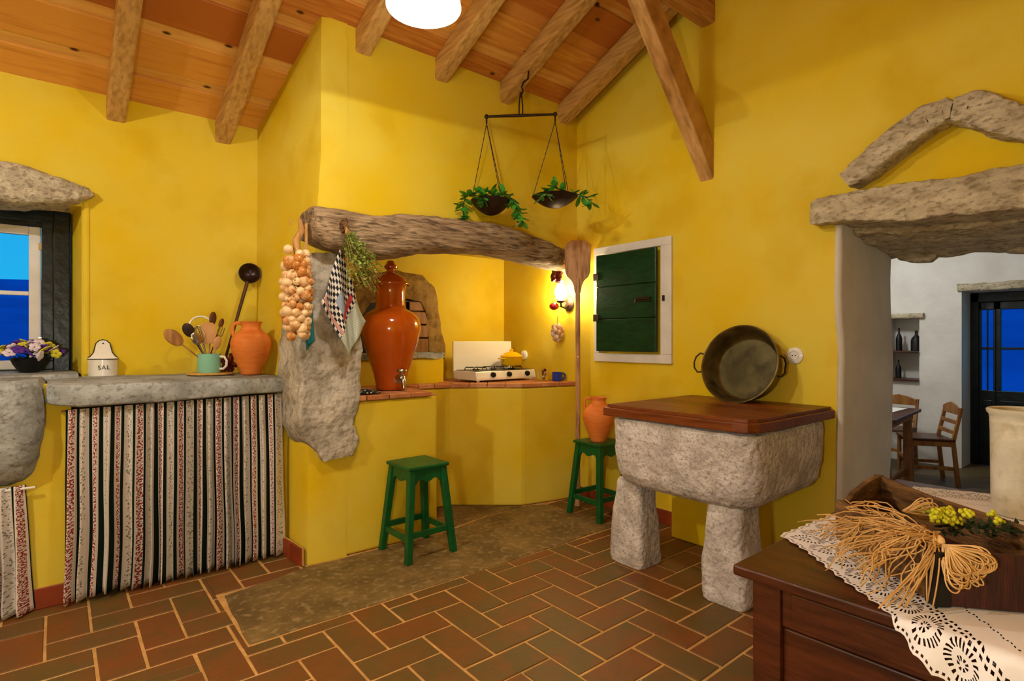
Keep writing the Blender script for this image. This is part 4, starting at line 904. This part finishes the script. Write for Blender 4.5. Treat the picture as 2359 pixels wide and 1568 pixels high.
B().tube([(0, .050, .195), (0, .046, .195)], .004, 8).ob('nail_hole', black_m, sb_)
fc = bpy.data.curves.new('lettering', 'FONT'); fc.body = 'SAL'; fc.size = .034; fc.align_x = 'CENTER'; fc.extrude = .0006; fc.space_character = 1.15
fo = bpy.data.objects.new('lettering', fc); COL.objects.link(fo); fo.parent = sb_; fo.location = (0, -.0335, .040); fo.rotation_euler = (PI / 2, 0, 0); fc.materials.append(black_m)
bpy.context.view_layer.update(); lm_ = bpy.data.meshes.new_from_object(fo.evaluated_get(bpy.context.evaluated_depsgraph_get())); fo.name = 'lettering_outline'; lo_ = bpy.data.objects.new('lettering', lm_); COL.objects.link(lo_); lo_.parent = sb_; lo_.location = fo.location; lo_.rotation_euler = fo.rotation_euler; bpy.data.objects.remove(fo)

tag(B().lathe([(0, 0), (.125, 0), (.132, .005), (.125, .011), (.10, .009), (.098, .012), (.07, .009), (.068, .012), (0, .010)], 40, (.745, 3.87)).xf(Matrix.Translation((0, 0, SZ))).ob('straw_mat', wicker_m, smooth=40), 'round straw mat under the mint mug', 'mat')
MZ = SZ + .0125
mug('mint_mug', 'mint green enamel mug full of kitchen spoons', (.738, 3.87, MZ), math.radians(-35), .066, .118, mint_m, enamel_w)
wood_sp = mat('spoon_wood', '#8a5a2a', '#b4813f', rough=.5, scale=9, stretch=(4, 4, 1)); dark_sp = mat('dark_spoon_wood', '#4c2a12', '#6b3d1c', rough=.5, scale=9)
pale_sp = mat('pale_spoon_wood', '#c08a52', '#d2a068', rough=.55, scale=9)
def spoon(name, label, dx, dy, X, Z, mt, kind, L_=.05, W_=.032, roll=0.0):
    """stands in the mug: foot near mug bottom, head centred at (X, Z)"""
    foot = Vector((.738 + dx, 3.87 + dy, MZ + .012)); head = Vector((X, 3.87 + dy * 2.0, Z))
    L_ *= 1.2; W_ *= 1.2; t = thing(name, label, 'spoon' if kind in ('spoon',) else kind, tuple(foot)); ax = (head - foot); ln = ax.length; ax.normalize()
    sd = Vector((0, -1, 0)).cross(ax).normalized(); fr_ = ax.cross(sd).normalized(); sd2 = sd * math.cos(roll) + fr_ * math.sin(roll); fr2 = ax.cross(sd2).normalized()
    B().tube([(0, 0, 0), tuple(ax * (ln - L_) * .5), tuple(ax * (ln - L_ * .85))], [.004, .004, .0055], 7).ob('handle', mt, t, smooth=60)
    Mh = Matrix.Identity(4)
    for i in range(3): Mh[i][0] = sd2[i]; Mh[i][1] = fr2[i]; Mh[i][2] = ax[i]; Mh[i][3] = (ax * ln)[i]
    if kind == 'spoon': B().ball((0, 0, 0), 1, 16, 10, (W_, .009, L_)).xf(Mh).ob('bowl', mt, t, smooth=180)
    elif kind == 'spatula': B().prism_y([(-W_ * .5, -L_), (W_ * .5, -L_), (W_, -L_ * .3), (W_, L_ * .7), (W_ * .6, L_), (-W_ * .6, L_), (-W_, L_ * .7), (-W_, -L_ * .3)], -.004, .004).xf(Mh).ob('blade', mt, t, bevel=.002)
    elif kind == 'skimmer': B().tube([(W_ * math.cos(a), 0, L_ * math.sin(a)) for a in [-PI / 2 + 2 * PI * i / 24 for i in range(25)]], .006, 8).xf(Mh).ob('ring', mt, t, smooth=60)
    elif kind == 'fork':
        for q in (-1, 0, 1): B().tube([(0, 0, -L_), (q * W_ * .6, 0, -L_ * .4), (q * W_ * .6, 0, L_)], .003, 6).xf(Mh).ob('tine', mt, t)
    elif kind == 'whisk':
        for q in range(5): B().tube([(W_ * math.sin(a) * math.cos(q * PI / 5), W_ * math.sin(a) * math.sin(q * PI / 5), -L_ * math.cos(a)) for a in [PI * i / 14 * 2 for i in range(15)]], .002, 5).xf(Mh).ob('wire', mt, t)
    return t
spoon('wooden_spoon', 'flat tan wooden spoon leaning far out to the left of the mug', .03, -.01, .545, 1.318, wood_sp, 'spoon', .052, .034, .2)
spoon('steel_spoon', 'dark steel serving spoon left of the whisk in the mug', .02, -.015, .622, 1.362, iron_m, 'spoon', .038, .026)
spoon('steel_spoon', 'shiny steel spoon at the front of the mug', .01, -.022, .66, 1.312, steel_m, 'spoon', .036, .026, .3)
spoon('skimmer', 'white ringed skimmer standing at the back of the mug', 0, .02, .702, 1.385, enamel_w, 'skimmer', .055, .055)
spoon('wooden_spatula', 'broad pale wooden spatula in the middle of the mug', 0, 0, .735, 1.345, pale_sp, 'spatula', .055, .034)
spoon('wooden_spoon', 'tallest brown wooden spoon at the back of the mug', -.01, .022, .768, 1.44, dark_sp, 'spoon', .036, .022, .5)
spoon('wooden_spoon', 'small dark wooden spoon at the right of the mug', -.02, .012, .812, 1.41, dark_sp, 'spoon', .026, .014, .4)
spoon('steel_fork', 'steel serving fork at the right of the mug', -.015, -.012, .80, 1.35, steel_m, 'fork', .03, .018)
spoon('steel_whisk', 'small steel whisk between the spoons in the mug', .012, .0, .685, 1.34, steel_m, 'whisk', .045, .024)
spoon('pale_wooden_spoon', 'pale wooden spoon low at the right front of the mug', -.005, -.02, .775, 1.285, pale_sp, 'spoon', .036, .02, .2)

la_ = thing('iron_ladle', 'long dark iron ladle leaning against the wall by the jug', 'ladle', (.83, 3.98, SZ))
hd = Vector((.205, .13, .675)); ax = Vector((hd.x - 0, hd.y, hd.z)).normalized()
B().tube([(0, 0, .004), tuple(hd * .5), tuple(hd * .91)], [.008, .010, .012], 10).ob('handle', mat('ladle_handle', '#3a1c0e', '#4c2812', rough=.4, scale=9), la_, smooth=60)
Mh = Matrix.Translation(hd) @ Vector((-.25, -.95, .12)).to_track_quat('Z', 'Y').to_matrix().to_4x4()
B().lathe([(0, -.038), (.03, -.034), (.052, -.02), (.066, .0), (.071, .006), (.066, .006), (.05, -.014), (.028, -.027), (0, -.031)], 32).xf(Mh).ob('bowl', mat('ladle_iron', '#1c0f0a', '#2a1810', rough=.3, scale=9, metal=.4), la_, smooth=60)
bunch('dried_chili_bunch', 'dark red dried chillies lying behind the mint mug', 'peppers', (.862, 3.93, SZ + .115), 11, .018, (.8, .8, 1.8), dred_m, 12, .028, .10, .02)

# bowl of pansies on the sill
fb = thing('flower_bowl', 'dark bowl of violet and yellow pansies on the window sill', 'flower bowl', (-.118, 4.255, 1.118))
B().lathe([(0, 0), (.045, 0), (.05, .006), (.07, .04), (.085, .075), (.088, .082), (.082, .08), (.06, .05), (0, .05)], 32).ob('bowl', black_m, fb, smooth=50)
rf = random.Random(6); lv = B()
for k in range(160):
    a, r_, z = rf.uniform(0, 2 * PI), rf.uniform(.01, .12), rf.uniform(.07, .14); p = Vector((r_ * math.cos(a), r_ * math.sin(a) * .8, z - r_ * .2)); d = Vector((math.cos(a), math.sin(a), rf.uniform(-.3, .8))).normalized(); w_ = d.cross(Vector((0, 0, 1))).normalized() * .008
    lv.add([tuple(p), tuple(p + d * .014 + w_), tuple(p + d * .028), tuple(p + d * .014 - w_)], [(0, 1, 2, 3)])
tag(lv.ob('foliage', dark_leaf, fb), kind='stuff')
protos = {}
for k in range(46):
    mt = (plum_m, ypet_m, wpet_m, ypet_m, plum_m, wpet_m)[k % 6]; a = k * 2.39996; r_ = .145 * math.sqrt((k + .5) / 46); z = .165 - (r_ / .145) ** 2 * .065 + rf.uniform(-.008, .012)
    if mt.name not in protos:
        b_ = B()
        for q in range(5):
            an = q * 2 * PI / 5; c_ = Vector((math.cos(an), math.sin(an), 0)) * .013; b_.ball(tuple(c_ + Vector((0, 0, .003))), .012, 8, 5, (1, 1, .3))
        o = b_.ob('blossom', mt, fb, smooth=180); protos[mt.name] = o
    else: o = clone(protos[mt.name], fb)
    o.location = (r_ * math.cos(a) * 1.1, r_ * math.sin(a) * .8, z); o.rotation_euler = (.5 + rf.uniform(-.3, .5) - r_ * math.sin(a) * 3, r_ * math.cos(a) * 5, rf.uniform(0, 6)); s_ = rf.uniform(1.0, 1.45); o.scale = (s_, s_, s_)

# ------------------------------------------------------------------ front table
TZ = .75
tb_ = thing('dark_table', 'dark brown wooden table at the right front corner', 'table', (1.287, .712, 0), math.radians(1.2))
B().box(0, 1.30, -1.30, 0, TZ - .026, TZ).ob('tabletop', wood_dark, tb_, bevel=.005)
for x in (.022, 1.215):
    for y in (-.105, -1.26): B().box(x, x + .065, y, y + .066, 0, TZ - .027).ob('leg', wood_dark, tb_, bevel=.004)
B().box(.032, .052, -1.20, -.105, .628, TZ - .027).ob('apron', wood_dark, tb_, bevel=.003)
B().box(.028, .046, -.66, -.125, .638, .712).ob('drawer_front', wood_dark, tb_, bevel=.004)
B().box(.040, .055, -1.20, -.105, .33, .622).ob('front_panel', wood_dark, tb_, bevel=.004)
B().box(.08, 1.22, -.10, -.075, .60, TZ - .027).ob('side_apron', wood_dark, tb_, bevel=.003)
B().box(.08, 1.22, -.10, -.082, .33, .595).ob('side_panel', wood_dark, tb_, bevel=.003)
B().box(1.235, 1.255, -1.20, -.105, .60, TZ - .027).ob('back_apron', wood_dark, tb_, bevel=.003)

m, N, L, b = tree('lace'); lace_m = m
uvn = N.new('ShaderNodeUVMap'); sp = N.new('ShaderNodeSeparateXYZ'); L.new(uvn.outputs[0], sp.inputs[0])
def mth(op, a_, c_=None, v=None):
    x_ = N.new('ShaderNodeMath'); x_.operation = op
    if isinstance(a_, (int, float)): x_.inputs[0].default_value = a_
    else: L.new(a_, x_.inputs[0])
    if c_ is not None: L.new(c_, x_.inputs[1])
    if v is not None: x_.inputs[1].default_value = v
    return x_.outputs[0]
S, T = sp.outputs[0], sp.outputs[1]
# scalloped motif frame: s in cells of 9 cm, fans of slots near the hem, then rows of small eyelets and bars
cs = mth('SUBTRACT', mth('FRACT', mth('DIVIDE', S, v=.085)), v=.5)
cxm = mth('MULTIPLY', cs, v=.085); tym = mth('SUBTRACT', T, v=.062)
rad = mth('SQRT', mth('ADD', mth('MULTIPLY', cxm, cxm), mth('MULTIPLY', tym, tym)))
ang = mth('ARCTAN2', cxm, tym)
slots = mth('GREATER_THAN', mth('SINE', mth('MULTIPLY', ang, v=22.0)), v=.15)
ring1 = mth('MULTIPLY', mth('GREATER_THAN', rad, v=.024), mth('LESS_THAN', rad, v=.038)); fans = mth('MULTIPLY', slots, ring1)
ring0 = mth('MULTIPLY', mth('GREATER_THAN', rad, v=.006), mth('LESS_THAN', rad, v=.013)); fans0 = mth('MULTIPLY', ring0, mth('GREATER_THAN', mth('SINE', mth('MULTIPLY', ang, v=8.0)), v=-.2))
def rows(t0, t1, ps, pt, duty):
    zone = mth('MULTIPLY', mth('GREATER_THAN', T, v=t0), mth('LESS_THAN', T, v=t1))
    a_ = mth('GREATER_THAN', mth('FRACT', mth('DIVIDE', S, v=ps)), v=duty); c_ = mth('GREATER_THAN', mth('FRACT', mth('DIVIDE', T, v=pt)), v=.5)
    return mth('MULTIPLY', zone, mth('MULTIPLY', a_, c_))
hole = fans
for h_ in (fans0, rows(.103, .135, .014, .016, .45), rows(.150, .158, .02, .03, .35), rows(.004, .016, .010, .012, .5), rows(.185, .20, .012, .03, .5)): hole = mth('MAXIMUM', hole, h_)
tr_ = N.new('ShaderNodeBsdfTransparent'); ms = N.new('ShaderNodeMixShader'); L.new(hole, ms.inputs[0]); L.new(b.outputs[0], ms.inputs[1]); L.new(tr_.outputs[0], ms.inputs[2])
L.new(ms.outputs[0], N['Material Output'].inputs[0]); b.inputs['Base Color'].default_value = lin('#e4ddd6'); b.inputs['Roughness'].default_value = .9
poly = [(2.62, .30), (2.56, .50), (2.49, .655), (2.2, .70), (1.9, .715), (1.57, .735), (1.50, .632), (1.42, .545), (1.345, .458), (1.312, .415), (1.27, .372), (1.225, .338), (1.19, .29), (1.12, .22), (1.05, .10), (1.02, -.05), (1.03, -.25)]
Pl = []; acc = 0; ln_ = [0]
for i in range(1, len(poly)): ln_.append(ln_[-1] + math.dist(poly[i], poly[i - 1]))
def outer_(u):
    d = u * ln_[-1]
    for i in range(1, len(poly)):
        if d <= ln_[i] + 1e-9:
            t = (d - ln_[i - 1]) / (ln_[i] - ln_[i - 1]); return Vector(poly[i - 1]).lerp(Vector(poly[i]), t), d
    return Vector(poly[-1]), ln_[-1]
FE = 1.284
cl_uv = []
def clf(u, v):
    O, d = outer_(u); C_ = Vector((1.95, .12)); dirv = (C_ - O); D = dirv.length; dirv.normalize()
    vv_ = v ** 1.6; sc = .010 * abs(math.sin(PI * d / .0425)); p = O + dirv * (sc * (1 - vv_) + D * vv_)
    cl_uv.append((d, vv_ * D)); e = noise.noise((p.x * 14, p.y * 14, 2)) * .0016
    if p.x >= FE: return (p.x, p.y, TZ + .004 + max(e, -.001))
    hg = FE - p.x; return (FE - .004 - .008 * math.sin(d * 55) * min(1, hg / .06) - .006, p.y, TZ + .002 - hg * .97)
b_ = B().grid(clf, 260, 44); b_.uv = cl_uv[:len(b_.v)]
tag(b_.ob('lace_cloth', lace_m, smooth=180), 'white lace cloth draped over the corner of the dark table', 'tablecloth')
CZ = TZ + .0062

# old wooden box
bxr = thing('wooden_box', 'old open wooden measuring box standing on the lace cloth', 'box', (0, 0, CZ))
A_, B_, C_, D_ = Vector((1.396, .330)), Vector((1.665, .620)), Vector((2.035, .630)), Vector((1.61, .05)); th = .016
cen = (A_ + B_ + C_ + D_) / 4
def wallp(p, q, h0, h1, name, mt, notch=None, zb=0.0):
    d = (q - p).normalized(); n = Vector((-d.y, d.x)); n = n if (cen - p).dot(n) > 0 else -n; n *= th
    if notch: prof = notch
    else: prof = [(0, h0), (1, h1)]
    lo = [(*(p.lerp(q, t)), zb) for t, _ in prof]; hi = [(*(p.lerp(q, t)), h) for t, h in prof]
    V = lo + hi + [(x + n.x, y + n.y, z) for x, y, z in lo] + [(x + n.x, y + n.y, z) for x, y, z in hi]; k = len(prof); F = []
    for i in range(k - 1):
        F += [(i, i + 1, k + i + 1, k + i), (2 * k + i + 1, 2 * k + i, 3 * k + i, 3 * k + i + 1), (k + i, k + i + 1, 3 * k + i + 1, 3 * k + i), (i + 1, i, 2 * k + i, 2 * k + i + 1)]
    F += [(0, k, 3 * k, 2 * k), (k - 1, 3 * k - 1, 4 * k - 1, 2 * k - 1)]
    B().add(V, F).rough(.002, 20, 1).ob(name, mt, bxr, bevel=.003)
wallp(A_, B_, .105, .092, 'near_side', wood_box, [(0, .112), (.3, .110), (.9, .104), (1, .105)])
wallp(B_, C_, .1, .1, 'end_board', wood_box, [(0, .100), (.16, .094), (.30, .106), (.62, .118), (.8, .120), (1, .116)])
wallp(C_, D_, .11, .11, 'far_side', wood_box, [(0, .116), (.3, .108), (.6, .112), (1, .112)])
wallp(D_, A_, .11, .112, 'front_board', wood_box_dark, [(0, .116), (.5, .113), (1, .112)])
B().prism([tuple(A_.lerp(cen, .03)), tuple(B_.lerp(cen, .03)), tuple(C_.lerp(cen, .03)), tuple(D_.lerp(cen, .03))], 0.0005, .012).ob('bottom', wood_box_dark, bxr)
cn = B().box(-.020, .012, -.014, .018, .0, .112).xf(Matrix.Translation((A_.x + .012, A_.y - .006, 0)) @ Matrix.Rotation(math.radians(-40), 4, 'Z')).ob('corner_post', black_m, bxr, bevel=.002)

# raffia bow
ra = thing('raffia_bow', 'loose tan raffia bow lying over the wooden box', 'raffia', (1.424, .338, CZ + .124))
rr = random.Random(5); st_ = B(); lp = B()
Rv = Vector((.7727, -.6347, 0)); Fv = Vector((.6347, .7727, 0))
def rp3(r, f, z): return Rv * r + Fv * f + Vector((0, 0, z))
for k in range(110):   # strands fanning out over the opening and down the near side
    f_ = rr.uniform(-.03, .27); r_ = -rr.uniform(.03, .155) * (1.0 if f_ < .12 else .8); z_ = (-.03 - .085 * rr.random()) if r_ < -.05 else rr.uniform(-.01, .02)
    e = rp3(r_, f_, max(z_, -.112)); mid = rp3(r_ * .45, f_ * .55, rr.uniform(.012, .05)); ph = rr.uniform(0, 9)
    pts = []
    for i in range(13):
        t = i / 12; p = mid * 2 * t * (1 - t) + e * t * t + Vector((noise.noise((t * 2.6, k, ph)), noise.noise((t * 2.6, k, 5 + ph)), noise.noise((t * 2.6, k, 9 + ph)) * .6)) * .075 * t
        p.z = max(p.z, -.1165); pts.append(tuple(p))
    st_.tube(pts, .0015, 5)
for k in range(14):   # long loose ends running down to the cloth
    e = rp3(rr.uniform(-.16, .0), rr.uniform(-.06, -.01), -.114); mid = rp3(e.x * 0 - rr.uniform(.0, .06), -.045, rr.uniform(-.01, .03))
    st_.tube([tuple(mid * 2 * t * (1 - t) + e * t * t) for t in [i / 12 for i in range(13)]], .0015, 5)
for k in range(58):   # bow loops hanging over the front corner, a few behind the flowers
    up = k % 5 == 0; ln2 = rr.uniform(.045, .085); an = math.radians(rr.uniform(-100, -12)) if not up else math.radians(rr.uniform(-10, 60)); wd = rr.uniform(.006, .020)
    pts = []
    for i in range(17):
        t = i / 16; al = ln2 * math.sin(PI * t) ** .75; sd_ = wd * math.sin(2 * PI * t); dr_, dz2 = math.cos(an), math.sin(an)
        o_r, o_f, o_z = (.05, .16, .012) if up else (.0, -.03, 0)
        pts.append(tuple(rp3(o_r + dr_ * al - dz2 * sd_, o_f - (.032 * math.sin(PI * t) if not up else 0) + .008 * math.sin(k * 1.7), o_z + dz2 * al * (.95 if not up else .6) + dr_ * sd_)))
    lp.tube(pts, .0016, 5)
tag(st_.ob('strands', raffia_m, ra, smooth=180), kind='stuff'); tag(lp.ob('loops', raffia_m, ra, smooth=180), kind='stuff')
B().ball((0, -.005, 0), .013, 12, 8, (1, 1.1, 1)).rough(.004, 60, 2).ob('knot', raffia_m, ra, smooth=180)
fs = thing('flower_sprig', 'yellow flowers with dark leaves tucked into the raffia', 'flowers', (1.61, .365, CZ + .108), RZ)
dl = B(); B().tube([(-.02, 0, .0), (.06, .0, .005), (.14, -.01, -.005), (.20, -.02, -.012)], .003, 6).ob('stem', dark_leaf, fs)
for k in range(150):
    t = rr.random(); p = Vector((-.02 + .24 * t, rr.uniform(-.02, .02), rr.uniform(-.016, .012) - .012 * t)); d = Vector((rr.uniform(-.4, 1), rr.uniform(-1, 1), rr.uniform(-.5, .8))).normalized(); w_ = d.cross(Vector((0, 0, 1))).normalized() * .005
    dl.add([tuple(p), tuple(p + d * .010 + w_), tuple(p + d * .022), tuple(p + d * .010 - w_)], [(0, 1, 2, 3)])
tag(dl.ob('leaves', dark_leaf, fs), kind='stuff'); yb_ = None
yfl = mat('yellow_blossom', '#b8b410', '#d2cc2a', rough=.6, scale=30)
for k in range(30):
    if yb_ is None:
        b_ = B(); [b_.ball((.006 * math.cos(q * 2.1), .006 * math.sin(q * 2.1), .002 * q), .0055, 7, 5) for q in range(4)]; yb_ = b_.ob('blossom', yfl, fs, smooth=180); o = yb_
    else: o = clone(yb_, fs)
    t = rr.random(); o.location = (-.035 + .085 * t if k < 27 else .10 + .04 * t, rr.uniform(-.025, .03), rr.uniform(.008, .036)); o.rotation_euler = (rr.uniform(-1, 1), rr.uniform(-1, 1), 0)

# cream pot
cp = thing('cream_pot', 'tall cream crackled ceramic pot at the right edge of the table', 'pot', (2.335, .325, CZ))
B().lathe([(0, 0), (.076, 0), (.080, .006), (.082, .25), (.083, .285), (.084, .288), (.083, .292), (.085, .31), (.091, .318), (.092, .326), (.087, .330), (.081, .326), (.079, .30), (.077, .02), (0, .015)], 48).ob('body', cream_m, cp, smooth=40)

# ------------------------------------------------------------------ furniture of the next room
t2 = thing('side_table', 'small brown wooden table seen through the doorway', 'table', (5.02, 1.44, 0), math.radians(5))
B().box(0, 1.02, 0, .75, .655, .685).ob('tabletop', wood_dark, t2, bevel=.006)
B().prism_y([(.06, .655), (.96, .655), (.96, .60), (.90, .585), (.84, .60), (.18, .60), (.12, .585), (.06, .60)], .05, .07).ob('front_apron', wood_chair, t2)
B().prism_x([(.07, .655), (.70, .655), (.70, .60), (.62, .585), (.55, .60), (.2, .60), (.14, .585), (.07, .60)], .95, .97).ob('end_apron', wood_chair, t2)
for x in (.06, .90):
    for y in (.06, .62): B().hexa([(x - .02, y - .02, 0), (x + .06, y - .02, 0), (x + .06, y + .05, 0), (x - .02, y + .05, 0)], [(x, y, .655), (x + .06, y, .655), (x + .06, y + .06, .655), (x, y + .06, .655)]).ob('leg', wood_chair, t2, bevel=.004)
B().box(.08, .94, .09, .12, .10, .15).ob('stretcher', wood_chair, t2, bevel=.004)
tag(B().box(5.25, 5.92, 1.60, 2.1, .6865, .691).ob('table_runner', frame_w, bevel=.002), 'white runner lying on the table in the next room', 'runner')
def chair(label, loc, rz):
    t = thing('ladderback_chair', label, 'chair', loc, rz, 'chairs in the next room'); w_ = .165
    for s in (-1, 1):
        B().tube([(s * w_, .165, 0), (s * w_, .165, .40)], .017, 8).ob('front_leg', wood_chair, t, smooth=60)
        B().hexa([(s * w_ - .014, -.205, 0), (s * w_ + .014, -.205, 0), (s * w_ + .014, -.170, 0), (s * w_ - .014, -.170, 0)], [(s * w_ - .014, -.165, .40), (s * w_ + .014, -.165, .40), (s * w_ + .014, -.135, .40), (s * w_ - .014, -.135, .40)]).hexa([(s * w_ - .014, -.165, .40), (s * w_ + .014, -.165, .40), (s * w_ + .014, -.135, .40), (s * w_ - .014, -.135, .40)], [(s * w_ - .012, -.225, .70), (s * w_ + .012, -.225, .70), (s * w_ + .012, -.20, .70), (s * w_ - .012, -.20, .70)]).ob('rear_leg', wood_chair, t, bevel=.003)
        B().box(s * w_ - .01, s * w_ + .01, -.15, .16, .14, .17).ob('side_stretcher', wood_chair, t, bevel=.003)
        B().box(s * w_ - .012, s * w_ + .012, -.15, .16, .35, .395).ob('side_rail', wood_chair, t, bevel=.003)
    B().box(-.185, .185, -.165, .19, .395, .418).ob('seat', wood_dark, t, bevel=.008)
    B().box(-w_, w_, .155, .175, .20, .23).ob('front_stretcher', wood_chair, t, bevel=.003)
    for z, y, hh in ((.46, -.160, .035), (.55, -.178, .035), (.635, -.195, .06)):
        pts = [(-w_, z), (w_, z), (w_, z + hh), (.08, z + hh + (.03 if hh > .05 else 0)), (0, z + hh + (.045 if hh > .05 else 0)), (-.08, z + hh + (.03 if hh > .05 else 0)), (-w_, z + hh)]
        B().prism_y(pts, y - .008, y + .008).ob('back_slat', wood_chair, t, bevel=.003)
    return t
chair('brown ladderback chair in the next room, nearest the glazed door', (6.24, 1.545, 0), math.radians(32))
chair('brown ladderback chair behind the table in the next room', (6.62, 1.95, 0), math.radians(82))
for k, z in enumerate((1.165, .862)):
    tag(B().box(7.10, 7.40, 1.83, 2.12, z, z + .022).ob('niche_shelf', wood_dark, bevel=.003), ('upper brown shelf board in the white wall niche', 'lower brown shelf board in the white wall niche')[k], 'shelf')
tag(B().loft([[(a, y, c) for a, c in sup(7.16, 1.565, .07, .03, 4, 20)] for y in [1.79 + .04 * i for i in range(11)]]).rough(.01, 8, 3).ob('niche_lintel', stone_lin, smooth=60), 'small tan stone over the white wall niche', 'lintel')
def bottle(label, y, z, h_, r_):
    tag(B().lathe([(0, 0), (r_, 0), (r_, h_ * .5), (r_ * .85, h_ * .62), (r_ * .3, h_ * .78), (r_ * .26, h_ * .95), (r_ * .34, h_)], 20, (7.22, y), cap=True).xf(Matrix.Translation((0, 0, z))).ob('dark_bottle', black_m, smooth=50), label, 'bottle', 'bottles in the niche')
bottle('squat dark bottle at the right of the upper niche shelf', 1.875, 1.187, .22, .05)
bottle('slim dark bottle at the left of the upper niche shelf', 2.035, 1.187, .25, .03)
bottle('slim dark bottle on the lower niche shelf', 2.04, .884, .20, .028)
